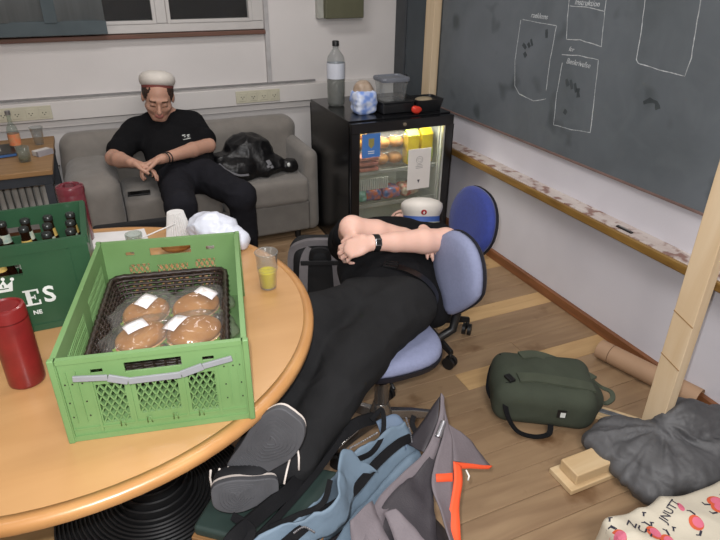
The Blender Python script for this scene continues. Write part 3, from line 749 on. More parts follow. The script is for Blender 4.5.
MB().tube([(.012*cos(a),-.0012,.07+.012*sin(a)) for a in [2*pi*i/20 for i in range(20)]],.0008,4,closed=True).build('inner_ring_print',INK,r)
for z,wd in ((.038,.018),(.028,.026),(.018,.024)):
    MB().bx(-wd,wd,-.0012,-.0009,z,z+.0025).build('text_line',INK,r)
MB().add([(-.01,-.0012,-.055),(.01,-.0012,-.055),(0,-.0012,-.078),(-.01,-.0009,-.055),(.01,-.0009,-.055),(0,-.0009,-.078)],[(0,2,1),(3,4,5),(0,1,4,3),(1,2,5,4),(2,0,3,5)]).build('emblem_print',mat('dark_ink',(84,80,90),.6),r)
# on top of the fridge
ZT=.8805
r=FR('water_bottle','tall clear plastic bottle with black cap and pale label on the fridge','bottle',-.245,.46,ZT)
MB().lathe([(.0,.004),(.03,0),(.040,.006),(.043,.02),(.041,.05),(.043,.07),(.043,.235),(.038,.265),(.022,.29),(.0135,.305),(.0135,.325)],32).build('bottle_body',glassy('bottle_plastic',(230,232,232),.06,.08),r,smooth=True)
MB().lathe([(.0437,.15),(.0437,.232)],32,close=False).build('label',mat('pale_label',(196,200,210),.4,var=.03),r,smooth=True)
MB().lathe([(0,.006),(.039,.008),(.041,.02),(.0395,.05),(.041,.07),(.041,.148),(0,.148)],24).build('water',glassy('bottle_liquid',(190,192,186),.04,.16),r,smooth=True)
MB().lathe([(.016,.318),(.016,.342),(.014,.345),(0,.345)],20).build('cap',BLK,r,auto=40)
MB().lathe([(.0142,.306),(.0165,.307),(.0165,.311),(.0142,.312)],20,close=False).build('neck_ring',CLEAR,r,smooth=True)
r=FR('bread_bag','blue and white patterned plastic bread bag standing on the fridge','bread bag',-.165,.22,ZT)
c=inF(-.165,.22,ZT+.065); S=SDF(np.array(c)-.14,np.array(c)+.16,.006)
S.box((c[0],c[1],c[2]-.014),(.049,.055,.050),.022,k=0); 
link_mesh('printed_bag',S.mesh('printed_bag',lambda P:.005*ridge(P*22,2)),mat('blue_white_print',(120,150,214),.35,col2=(206,214,232),scale=32,detail=1),r,world=True)
S=SDF(np.array(c)-.14,np.array(c)+.16,.006); S.ell((c[0]+.002,c[1]+.01,c[2]+.034),(.046,.05,.046),k=0)
link_mesh('bread_top',S.mesh('bread_top',lambda P:.003*ridge(P*26,2)),mat('bread_in_bag',(176,158,140),.35,col2=(150,130,112),scale=18),r,world=True)
GP=mat('grey_lid_plastic',(104,108,116),.4)
r=FR('black_tray','flat black plastic box on the fridge under the clear tub','box',.02,.20,ZT)
MB().bx(-.095,.095,-.075,.075,0,.060).build('box_body',mat('matt_black',(26,27,29),.4),r,bevel=.008)
MB().bx(-.098,.098,-.078,.078,.060,.068).build('box_lid',bpy.data.materials['matt_black'],r,bevel=.003)
r=FR('clear_tub','clear plastic tub with grey lid standing on the black box','tub',.005,.20,ZT+.069)
V1=MB()
def sqr(h,hw,hd,rad=.018,n=6):
    P=[]
    for cx,cy,a0 in ((hw-rad,hd-rad,0),(-hw+rad,hd-rad,90),(-hw+rad,-hd+rad,180),(hw-rad,-hd+rad,270)):
        for i in range(n+1):
            a=R(a0+90*i/n); P.append((cx+rad*cos(a),cy+rad*sin(a),h))
    return P
def loft(mb,rings,cap0=True,cap1=True):
    n=len(rings[0]); V_=[p for r_ in rings for p in r_]; F_=[]
    for i in range(len(rings)-1):
        for k in range(n): F_.append((i*n+k,i*n+(k+1)%n,(i+1)*n+(k+1)%n,(i+1)*n+k))
    if cap0: F_.append(tuple(range(n-1,-1,-1)))
    if cap1: F_.append(tuple((len(rings)-1)*n+k for k in range(n)))
    return mb.add(V_,F_)
loft(MB(),[sqr(0,.056,.05),sqr(.09,.066,.06)],True,False).build('tub_wall',CLEAR,r,auto=50)
loft(MB(),[sqr(.088,.071,.065),sqr(.098,.073,.067),sqr(.106,.070,.064),sqr(.106,.058,.052),sqr(.101,.055,.05)]).build('lid',GP,r,auto=35)
MB().bx(.069,.082,-.008,.008,.07,.11).build('lid_clip',BLK,r,bevel=.003)
r=FR('black_bowl_box','open black plastic box with dull beige content on the fridge right side','box',.222,.17,ZT)
loft(MB(),[sqr(0,.062,.055),sqr(.055,.072,.066),sqr(.055,.068,.062),sqr(.045,.066,.060)],True,True).build('box_body',bpy.data.materials['matt_black'],r,auto=40)
MB().ell((0.0,.01,.044),(.045,.035,.012),16,8).build('food_content',mat('beige_food',(150,136,112),.7),r,smooth=True)
r=FR('red_lighter','small red plastic bag clip lying before the open black box on the fridge','clip',.125,.055,ZT)
c=inF(.118,.07,ZT+.018); S=SDF(np.array(c)-.06,np.array(c)+.06,.004); S.ell(c,(.026,.016,.017),k=0); S.ell((c[0]-.012,c[1],c[2]+.008),(.014,.012,.014),k=.01)
link_mesh('red_plastic',S.mesh('red_plastic',lambda P:.002*ridge(P*40,1)),mat('red_plastic',(206,58,42),.35),r,world=True); r.name='red_clip'
# ---------------------------------------------------------------- round table
TABW=wood('table_beech',(192,148,100),(182,138,90),.32,scale=1.3,stretch=(1.5,9,1.5),bump=.03,spots=((178,134,86),9,.72),coat=.3)
TABE=wood('table_edge_beech',(188,140,88),(174,124,74),.35,scale=2,stretch=(3,3,12),bump=.03,coat=.3)
TC=(-.196,1.715)
tb=root('round_table','large round light wood table on a black ribbed foot','table',(TC[0],TC[1],0))
Rt=.738
n=96
MB().lathe([(0,.692),(Rt-.012,.692),(Rt-.012,.7195),(0,.7195)],n).build('table_top',TABW,tb,auto=40)
MB().lathe([(Rt-.012,.688),(Rt-.004,.688),(Rt,.693),(Rt+.001,.708),(Rt-.003,.717),(Rt-.014,.7202),(Rt-.03,.7203),(Rt-.03,.7190)],n,close=False).build('edge_band',TABE,tb,smooth=True)
RUB=mat('ribbed_black_rubber',(30,30,31),.38,var=.1,spec=.5)
prof=[(0,.002),(.33,.002),(.332,.012)]
N_=19
for i in range(N_):
    t0=i/N_; r0=.33-(.33-.075)*t0; zz=.018+.045*t0**.8+ (.12*max(0,t0-.72)/.28)
    dr_=(.255/N_)
    prof+=[(r0,zz-.002),(r0-.001,zz+.008),(r0-.006,zz+.011),(r0-dr_*.55,zz+.010),(r0-dr_*.62,zz+.001),(r0-dr_*.98,zz+.001)]
prof+=[(.07,.20),(.05,.24),(.042,.27),(.040,.69),(0,.69)]
fo=MB().lathe(prof,72,c=(.150,-.10,0)); fo.build('ribbed_foot',RUB,tb,auto=50)
MB().bx(-.25,.35,-.14,-.10,.66,.692).bx(.11,.15,-.4,.3,.66,.692).build('top_bracket',BLK,tb,bevel=.003)
# ---------------------------------------------------------------- green folding crate
GRN=mat('crate_green_plastic',(112,146,94),.42,var=.05,scale=7,spec=.4,col2=(105,138,86))
GRY=mat('crate_grey_handle',(140,142,146),.45,var=.05)
def wall_panel(L,H,T,holes,lats,mtl,name,parent,T4,ribs=(),kind=None,cell=(.0160,.030)):
    """wall from x 0..L, z 0..H, thickness T in y. holes: rects left open; lats: rects filled with a lattice."""
    xs=sorted(set([0,L]+[v for h in holes+lats for v in (h[0],h[1])])); zs=sorted(set([0,H]+[v for h in holes+lats for v in (h[2],h[3])]))
    V_=[];F_=[];idx={}
    def vid(i,j,s_):
        if (i,j,s_) not in idx: idx[(i,j,s_)]=len(V_); V_.append((xs[i],s_*T,zs[j]))
        return idx[(i,j,s_)]
    def solid(i,j):
        if i<0 or j<0 or i>=len(xs)-1 or j>=len(zs)-1: return False
        cx=(xs[i]+xs[i+1])/2; cz=(zs[j]+zs[j+1])/2
        return not any(h[0]<cx<h[1] and h[2]<cz<h[3] for h in holes+lats)
    for i in range(len(xs)-1):
        for j in range(len(zs)-1):
            if not solid(i,j): continue
            F_.append((vid(i,j,0),vid(i+1,j,0),vid(i+1,j+1,0),vid(i,j+1,0)))
            F_.append((vid(i,j,1),vid(i,j+1,1),vid(i+1,j+1,1),vid(i+1,j,1)))
            if not solid(i-1,j): F_.append((vid(i,j,0),vid(i,j+1,0),vid(i,j+1,1),vid(i,j,1)))
            if not solid(i+1,j): F_.append((vid(i+1,j,0),vid(i+1,j,1),vid(i+1,j+1,1),vid(i+1,j+1,0)))
            if not solid(i,j-1): F_.append((vid(i,j,0),vid(i,j,1),vid(i+1,j,1),vid(i+1,j,0)))
            if not solid(i,j+1): F_.append((vid(i,j+1,0),vid(i+1,j+1,0),vid(i+1,j+1,1),vid(i,j+1,1)))
    mb=MB(); mb.T=T4; mb.add(V_,F_)
    for r_ in ribs: mb.bx(*r_)
    o=mb.build(name,mtl,parent)
    if lats:
        lb=MB(); lb.T=T4
        cw,ch=cell
        for (a,b,c,d) in lats:
            for sg in (1,-1):
                k=-40
                while k<60:
                    x0=a+k*cw
                    # line x = x0 + sg*(z-c)*cw/ch
                    ts=[]
                    sl_=sg*cw/ch
                    z0,z1=c,d
                    zA=(a-x0)/sl_+c; zB=(b-x0)/sl_+c
                    lo_=max(c,min(zA,zB)); hi_=min(d,max(zA,zB))
                    if hi_-lo_>.004:
                        lb.bar((x0+(lo_-c)*sl_,T*.5,lo_),(x0+(hi_-c)*sl_,T*.5,hi_),T*.9 if True else T,.0042,up=(0,1,0)) if False else lb.bar((x0+(lo_-c)*sl_,T*.5,lo_),(x0+(hi_-c)*sl_,T*.5,hi_),.0030,T*.9,up=(0,1,0))
                    k+=1
        lb.build('lattice',mtl,o)
    return o
gc=root('folding_crate','green plastic folding crate with lattice walls on the round table','crate',(-.187,1.179,.7205),rz=R(-11.6))
CL,CW,CH=.41,.60,.225
holes=[(.145,.265,.172,.198)]
small=[(.075,.10,.178,.19),(.31,.335,.178,.19)]
lat=[(.078,.137,.040,.148),(.160,.250,.055,.140),(.273,.332,.040,.148)]
def ribset(L,T,H):
    rb=[(0,L,-.006,0,H-.012,H),(0,L,-.005,0,0,.014),(0,.006,-.004,0,.014,H-.012),(L-.006,L,-.004,0,.014,H-.012),(0,L,-.003,0,.030,.034),
        (.070,.075,-.004,0,.02,.16),(L-.075,L-.070,-.004,0,.02,.16),(.145,.150,-.003,0,.034,.15),(L-.150,L-.145,-.003,0,.034,.15)]
    for x in (.025,.045,L-.045,L-.025): rb.append((x-.001,x+.001,-.003,0,.05,.19))
    return rb
T=.006
Tm=Matrix.Identity(4)
fw=wall_panel(CL,CH,T,holes+small,lat,GRN,'crate_wall',gc,Matrix.Translation((0,.006,0)),ribset(CL,T,CH))
for x,z in ((.02,.16),(.035,.16),(.055,.16),(.02,.11),(.055,.11),(.02,.07),(.055,.07)):
    for xx in (x,CL-x): MB().box(xx,.0015,z,.003,.0012,.003).build('pin_hole',DARKH,fw)
for x in (.118,.176,.234,.292):
    MB().tube([(x-.005,.004,.026),(x-.004,.001,.046),(x+.004,.001,.046),(x+.005,.004,.026)],.0015,5).build('clip_loop',GRN,fw,smooth=True)
bw_=wall_panel(CL,CH,T,holes+small,lat,GRN,'crate_wall',gc,Matrix.Translation((CL,CW-.006,0))@Matrix.Rotation(pi,4,'Z'),ribset(CL,T,CH))
latS=[(.06,.27,.05,.18),(.33,.54,.05,.18)]
def ribS(L,T,H):
    rb=[(0,L,-.006,0,H-.010,H),(0,L,-.005,0,0,.014),(0,L,-.003,0,H-.03,H-.027)]
    for x in (.03,.045,.285,.30,.315,.555,.57): rb.append((x-.0015,x+.0015,-.004,.0,.02,H-.02))
    return rb
wall_panel(CW,CH,T,[],latS,GRN,'crate_wall',gc,Matrix.Translation((.006,CW,0))@Matrix.Rotation(-pi/2,4,'Z'),ribS(CW,T,CH),cell=(.012,.05))
wall_panel(CW,CH,T,[],latS,GRN,'crate_wall',gc,Matrix.Translation((CL-.006,0,0))@Matrix.Rotation(pi/2,4,'Z'),ribS(CW,T,CH),cell=(.012,.05))
MB().bx(.004,CL-.004,.010,CW-.010,.0,.008).build('crate_floor',GRN,gc,bevel=.002)
# inner flat panel seen at the right inside
for x,y in ((0,0),(CL,0),(0,CW),(CL,CW)):
    MB().box(x+(.003 if x==0 else -.003),y+(.004 if y==0 else -.004),CH/2,.014,.014,CH+.004).build('corner_post',GRN,gc,bevel=.003)
m=MB()
m.bar((.040,-.004,.178),(.110,-.005,.172),.006,.014).bar((.110,-.005,.171),(.150,-.006,.157),.006,.018).bar((.150,-.006,.157),(.262,-.006,.157),.006,.016).bar((.262,-.006,.158),(.31,-.005,.172),.006,.018).bar((.31,-.005,.172),(.375,-.004,.184),.006,.014)
m.build('grey_handle',GRY,gc,bevel=.0015,label='grey latch handle across the crate front')
# ---- basket
BSK=mat('dark_wicker',(46,35,30),.4,var=.35,scale=40,spec=.5)
bk=root('wicker_basket','dark brown woven basket inside the green folding crate','basket',(0,0,0),rz=R(-11.6)); bk.location=wm(gc)@Vector((.197,.335,.0095))
def brect(h,hw,hd): return sqr(h,hw,hd,.035,5)
b0=(.125,.165); b1=(.165,.215); BH=.115
m=MB(); wv=[]
for i in range(11):
    t=i/10; hw=b0[0]+(b1[0]-b0[0])*t; hd=b0[1]+(b1[1]-b0[1])*t
    ring=brect(.004+BH*t,hw,hd); wv.append((t,hw,hd))
    P=[]
    L=len(ring)
    for k in range(L):
        a=Vector(ring[k]); b=Vector(ring[(k+1)%L]); n_=max(1,int((b-a).length/.014))
        for q in range(n_): P.append(a.lerp(b,q/n_))
    Q=[]
    for k,p in enumerate(P):
        nrm=Vector((p.x,p.y,0)).normalized(); Q.append(p+nrm*(.0022 if (k+i)%2 else -.0022))
    m.tube(Q,.0050 if i<10 else .008,5,closed=True)
m.build('woven_bands',BSK,bk,smooth=True,kind='stuff')
r0=brect(.002,*b0); r1=brect(.119,*b1); m=MB(); L=len(r0)
for k in range(L):
    a0=Vector(r0[k]);a1=Vector(r0[(k+1)%L]);c0=Vector(r1[k]);c1=Vector(r1[(k+1)%L]); n_=max(1,int((a1-a0).length/.02))
    for q in range(n_): m.tube([a0.lerp(a1,q/n_),c0.lerp(c1,q/n_)],.0036,5)
m.build('stakes',BSK,bk,smooth=True,kind='stuff')
loft(MB(),[brect(0,*b0),brect(.006,*b0)]).build('basket_bottom',BSK,bk)
# ---- wrapped rolls
CRUST=mat('roll_crust',(160,116,70),.8,spec=.15,col2=(138,92,48),scale=16,bump=.1,bscale=50)
LETT=mat('lettuce_green',(128,158,62),.5,col2=(90,124,40),scale=40)
HAMR=mat('roll_filling',(196,92,76),.45,col2=(220,190,140),scale=30)
LAB=mat('white_label',(226,220,222),.45,var=.02)
CRW=glassy('sandwich_wrap',(248,246,242),.12,.045)
def roll(lab,loc,rz,tilt=0,big=1.0,ldir=(0.02,0.0)):
    r=root('wrapped_roll',lab,'sandwich',loc,rot=(tilt,0,rz))
    MB().ell((0,0,.048),(.062*big,.046*big,.026),24,12).build('top_bun',CRUST,r,smooth=True)
    MB().ell((0,0,.022),(.060*big,.044*big,.020),24,12).build('bottom_bun',CRUST,r,smooth=True)
    m=MB(); n=48; ring1=[];ring2=[]
    for k in range(n):
        a=2*pi*k/n; q=1+.05*sin(7*a)+.04*sin(13*a+1); ring1.append((.065*big*q*cos(a),.049*big*q*sin(a),.030+.004*sin(9*a))); ring2.append((.065*big*q*cos(a),.049*big*q*sin(a),.036+.004*sin(11*a)))
    loft(m,[ring1,ring2]); m.build('lettuce',LETT,r,smooth=True)
    MB().ell((0,0,.038),(.063*big,.047*big,.007),20,8).build('filling',HAMR,r,smooth=True)
    P=Matrix.Translation(loc)@Euler((tilt,0,rz)).to_matrix().to_4x4()
    c=P@Vector((0,0,.042)); S=SDF(np.array(c)-.13,np.array(c)+.13,.0055)
    rot=np.array(Euler((tilt,0,rz)).to_matrix())
    S.ell(c,(.078*big,.058*big,.046),rot=rot,k=0); S.box(c,(.088*big,.045*big,.012),.011,rot=rot,k=.03)
    link_mesh('cling_wrap',S.mesh('cling_wrap',lambda P_:.0040*ridge(P_*34,2),relax=0),CRW,r,world=True)
    lx,ly,lr=ldir; m=MB()
    # label follows the top of the wrap
    V_=[];F_=[]
    for i in range(5):
        for j in range(5):
            u=(i/4-.5)*.056; v=(j/4-.5)*.040; x=lx+u*cos(lr)-v*sin(lr); yy=ly+u*sin(lr)+v*cos(lr)
            z=.042+.049*math.sqrt(max(.05,1-(x/.085/big)**2-(yy/.066/big)**2))+.001
            V_.append((x,yy,z))
    for i in range(4):
        for j in range(4): a=i*5+j; F_.append((a,a+5,a+6,a+1))
    o=m.add(V_,F_).build('paper_label',LAB,r,smooth=True)
    so_=o.modifiers.new('thick','SOLIDIFY'); so_.thickness=.0006
B=wm(bk)
def inB(x,y,z): v=B@Vector((x,y,z)); return (v.x,v.y,v.z)
roll('wrapped bread roll with a tilted white label at the back left of the basket',inB(-.062,.055,.042),R(30),R(12),1.1,(0,0,R(20)))
roll('wrapped bread roll with a white label at its right, back right of the basket',inB(.075,.070,.038),R(20),R(10),1.12,(.03,-.005,R(-60)))
roll('wrapped bread roll with a white label and lettuce at the front left of the basket',inB(-.058,-.075,.042),R(25),R(4),1.12,(-.012,.0,R(-5)))
roll('wrapped bread roll with a small creased label at the front right of the basket',inB(.075,-.06,.035),R(10),R(8),1.2,(-.045,.016,R(30)))
# rolls underneath fill the basket bottom
# ---- yellow drink
r=root('plastic_beer_cup','clear plastic cup half full of yellow drink near the table edge','cup',(.424,1.70,.7205))
MB().lathe([(0,.003),(.026,.001),(.027,.004),(.0365,.128),(.038,.129),(.038,.132),(.0355,.131),(.0255,.006),(0,.006)],36).build('cup_wall',CLEAR,r,smooth=True)
MB().lathe([(0,.0065),(.0252,.0068),(.0295,.062),(0,.062)],32).build('yellow_drink',mat('yellow_drink',(238,220,16),.1,var=.03,trans=.0,ior=1.2),r,auto=50)
MB().tube([(.0372*cos(a),.0372*sin(a),.1305) for a in [2*pi*i/32 for i in range(32)]],.0016,6,closed=True).build('rim',CLEAR,r,smooth=True)
for z in (.07,.082): MB().tube([(.0335*cos(a),.0335*sin(a),z) for a in [2*pi*i/32 for i in range(32)]],.0009,5,closed=True).build('ridge_ring',CLEAR,r,smooth=True)
# ---- red flask
for o_ in list(C.objects):
    if o_.parent is None and o_.name in ('water_bottle','bread_bag','clear_tub','black_tray','black_bowl_box','red_clip','drink_carton','drink_carton.001','bread_pack','bread_pack.001'):
        k_={'water_bottle':(1.28,1.28,1.10),'bread_bag':(1.30,1.2,1.25),'clear_tub':(1.25,1.2,1.25),'black_tray':(1.1,1.1,1),'black_bowl_box':(1.3,1.25,1.25),'red_clip':(1.2,1.2,1.2)}.get(o_.name,(1.18,1.05,1.08)); o_.scale=k_
r=root('red_canister','dark red cylindrical canister standing on the table at the left edge','canister',(-.288,1.468,.7205))
REDM=mat('red_enamel',(126,32,32),.4,var=.1,scale=20,col2=(110,28,28),spec=.5,coat=.3)
MB().lathe([(0,0),(.040,0),(.043,.003),(.044,.01),(.044,.218),(.042,.225),(.036,.227),(.034,.222),(0,.221)],48).build('canister_body',REDM,r,auto=45)
MB().lathe([(.0442,.190),(.0446,.192),(.0442,.194)],48,close=False).build('lid_seam',mat('seam_dark_red',(90,14,16),.4),r,smooth=True)
MB().lathe([(0,.2215),(.030,.2215),(.029,.225),(0,.225)],32).build('lid_disc',REDM,r,auto=40)
# ---- dark green beer crate
DG=mat('dark_green_plastic',(46,82,56),.35,var=.05,scale=8,col2=(42,76,52),spec=.45)
BW=mat('white_print',(212,216,212),.5)
bc=root('beer_crate','dark green beer crate with white lettering and bottles at the left of the table','beer crate',(-.50,1.72,.7205))
cw,cd,ch=.205,.15,.275      # half width, half depth, height ; origin at centre of crate
bc.location=(-.295,1.862,.7205)
def bcw(L,H,holes,T4,name='crate_side',ribs=()): return wall_panel(L,H,.012,holes,[],DG,name,bc,T4,ribs)
f_=bcw(2*cw,ch,[(.10,.232,.185,.218)],Matrix.Translation((-cw,-cd,0)),ribs=[(0,2*cw,-.004,0,ch-.028,ch),(0,2*cw,-.004,0,0,.02),(2*cw-.055,2*cw-.05,-.003,0,.02,ch-.03)])
bcw(2*cw,ch,[(.14,.27,.185,.218)],Matrix.Translation((cw,cd,0))@Matrix.Rotation(pi,4,'Z'))
bcw(2*cd-.024,ch,[(.09,.19,.185,.218)],Matrix.Translation((cw,-cd+.012,0))@Matrix.Rotation(pi/2,4,'Z'),ribs=[(0,.276,-.004,0,ch-.028,ch)])
bcw(2*cd-.024,ch,[(.09,.19,.185,.218)],Matrix.Translation((-cw,cd-.012,0))@Matrix.Rotation(-pi/2,4,'Z'))
MB().bx(-cw+.012,cw-.012,-cd+.012,cd-.012,0,.008).build('crate_bottom',DG,bc)
m=MB()
for i in range(1,6): x=-cw+.012+i*(2*cw-.024)/6; m.bx(x-.0015,x+.0015,-cd+.012,cd-.012,.008,.11)
for j in range(1,4): yy=-cd+.012+j*(2*cd-.024)/4; m.bx(-cw+.012,cw-.012,yy-.0015,yy+.0015,.008,.11)
m.build('divider_grid',DG,bc)
# print on the front: crown, letters, small word
def fx(x,z): return (x,-cd-.0006,z)
def slabE(x0,z0,w_,h_):
    m=MB(); y0=-cd-.0007
    def b(x1,x2,z1,z2): m.bx(x0+x1*w_,x0+x2*w_,y0,y0+.0012,z0+z1*h_,z0+z2*h_)
    b(0,.95,0,.10); b(0,.95,.9,1.0); b(.14,.42,.10,.90); b(.42,.66,.45,.56); b(.62,.70,.36,.65); b(.84,.95,.10,.30); b(.84,.95,.70,.90)
    return m
slabE(.012,.085,.042,.050).build('letter',BW,bc)
text('S',.070,BW,'letter',bc,plane_m(fx(.077,.110),(1,0,0),(0,0,1)),depth=.0006,bold=.0016)
text('NE',.018,BW,'small_letters',bc,plane_m(fx(.036,.060),(1,0,0),(0,0,1)),depth=.0006,bold=.0006)
# crown
m=MB(); cx,cz=-.045,.158
P=[(-.036,-.016),(.036,-.016),(.042,.016),(.026,.004),(.020,.020),(.010,.008),(0,.026),(-.010,.008),(-.020,.020),(-.026,.004),(-.042,.016)]
m.T=Matrix(((1,0,0,cx),(0,0,-1,-cd),(0,1,0,cz),(0,0,0,1))); m.prism(P,.0,.0012)
for (x,z) in ((-.042,.020),(-.020,.024),(.020,.024),(.042,.020)):
    m.prism([(x+.005*cos(a),z+.005*sin(a)) for a in [2*pi*i/10 for i in range(10)]],.0,.0012)
m.box(0,.034,.0006,.006,.018,.0012).box(0,.036,.0006,.016,.005,.0012)
m.build('crown_emblem',BW,bc)
m=MB(); m.T=Matrix(((1,0,0,cx),(0,0,-1,-cd),(0,1,0,cz),(0,0,0,1)))
m.box(0,-.006,.0013,.056,.003,.0006).box(-.016,.003,.0013,.004,.009,.0006).box(.016,.003,.0013,.004,.009,.0006).box(0,.006,.0013,.004,.009,.0006)
m.build('crown_lines',DG,bc)
# bottles
BBR=mat('brown_beer_glass',(30,16,9),.08,spec=.7,var=.1); BLB=mat('bottle_label_green',(130,150,140),.4,col2=(190,190,170),scale=40); CAPB=mat('bottle_cap',(60,62,60),.3,metal=.6)
GOLD=mat('gold_foil',(190,160,90),.35)
def beer(lab,x,y,z0=.010,foil=False,tiltv=(0,0)):
    r=root('beer_bottle',lab,'bottle',tuple(Vector(bc.location)+Vector((x,y,z0))),rot=(tiltv[0],tiltv[1],rnd.uniform(0,6)))
    MB().lathe([(.0,.003),(.026,0),(.0295,.005),(.0295,.128),(.026,.15),(.015,.185),(.0125,.225),(.0138,.228),(.0138,.236),(.0115,.238)],20).build('bottle_glass',BBR,r,smooth=True)
    MB().lathe([(.0300,.04),(.0300,.11)],20,close=False).build('belly_label',BLB,r,smooth=True)
    MB().lathe([(.0172,.178),(.0137,.205)],20,close=False).build('neck_label',GOLD if foil else BLB,r,smooth=True)
    if foil!=2: MB().lathe([(.0145,.232),(.0145,.242),(.012,.245),(0,.245)],16).build('cap',CAPB,r,auto=40)
    return r
gx=(2*cw-.024)/6; gy=(2*cd-.024)/4
rows=['front','second','third','back']
for i,(ci,cj) in enumerate([(2,0),(2,1),(2,3),(3,0),(3,2),(4,0),(4,1),(4,2),(4,3),(5,0),(5,1),(5,2),(5,3),(1,0),(3,3)]):
    colname={5:'rightmost',4:'second from the right',3:'third from the right',2:'fourth from the right',1:'fifth from the right'}[ci]
    beer('brown beer bottle in the dark green crate, %s row, column %s'%(rows[cj],colname),-cw+.012+gx*(ci+.5),-cd+.012+gy*(cj+.5),foil=(i%4==0))
r=root('printed_can','can with rainbow coloured print seen through the handle slot of the beer crate','can',tuple(Vector(bc.location)+Vector((.0,-.098,.115))))
r.location=tuple(Vector(bc.location)+Vector((-cw+.012+gx*1.5-.01,-cd+.012+gy*.5-.002,.010)))
bpy.data.objects.remove(r)
# ---- clutter behind the crate on the table
r=root('maroon_canister','glossy maroon lidded canister standing behind the dark green beer crate','canister',(-.140,2.34,.7205))
MAR=mat('maroon_glaze',(104,44,52),.25,var=.1,coat=.3)
MB().lathe([(0,0),(.044,0),(.047,.004),(.048,.195),(.046,.199)],36).build('canister_wall',MAR,r,auto=50)
MB().lathe([(.0495,.196),(.050,.212),(.047,.222),(.036,.226),(.034,.222),(0,.221)],36).build('lid',MAR,r,auto=40)
MB().tube([(-.02,0,.222),(-.012,0,.234),(.012,0,.234),(.02,0,.222)],.004,8).build('lid_grip',MAR,r,smooth=True)
r=root('paper_sheets','white printed papers on the table behind the green crate','paper',(-.02,2.30,.7205),rz=R(-12))
PAP=mat('white_paper',(214,212,210),.7,var=.03)
for i,(dx,dy,a) in enumerate(((0,0,0),(.02,-.015,14))):
    m=MB(); m.T=Matrix.Translation((dx,dy,.001+.0016*i))@Matrix.Rotation(R(a),4,'Z'); m.bx(-.10,.10,-.07,.07,0,.0012); m.build('sheet',PAP,r)
r=root('clear_tumbler','small clear glass lying among papers behind the green crate','glass',(.045,2.16,.7205))
MB().lathe([(0,.002),(.026,0),(.031,.07),(.028,.07),(.023,.008),(0,.008)],24).build('glass_wall',GLS,r,smooth=True)
r=root('drinking_straw','white drinking straw lying against the crumpled napkins','straw',(.12,2.17,.77))
MB().tube([(-.07,-.02,-.004),(.02,0,.014),(.08,.02,.022)],.0028,8).build('straw_tube',PAP,r,smooth=True)
r=root('white_napkins','stack of white fluted paper cups standing behind the green crate','napkin',(.215,2.23,.7205)); r.name='paper_napkins'; r['label']='pleated white paper napkins standing behind the green crate'
m=MB(); n=64; r1_=[];r2_=[]
for k in range(n):
    a=2*pi*k/n; q=1+.05*(1 if k%2 else -1); r1_.append((.050*q*cos(a),.042*q*sin(a),.0)); r2_.append((.030*q*cos(a)-.004,.026*q*sin(a),.105))
loft(m,[r1_,r2_]); m.build('napkin_body',PAP,r,smooth=False)
r=root('brown_bun','brown bun lying behind the green crate beside the napkins','bun',(.19,2.10,.7205))
MB().ell((0,0,.026),(.06,.038,.026),20,10).build('bun_crust',CRUST,r,smooth=True)
r=root('white_plastic_bag','crumpled white plastic bag on the table edge beside the green crate','plastic bag',(.36,2.08,.7205))
S=SDF((.20,1.93,.70),(.50,2.27,.90),.006); S.ell((.335,2.10,.775),(.085,.065,.055),k=0); S.ell((.385,2.04,.755),(.05,.045,.042),k=.03); S.ell((.30,2.14,.795),(.05,.05,.05),k=.03); S.box((.35,2.1,.66),(.2,.2,.062),0.001,k=.0,mode='s')
link_mesh('bag_film',S.mesh('bag_film',lambda P:.010*ridge(P*13+3,3)),mat('white_film',(208,212,224),.35,var=.04),r,world=True)
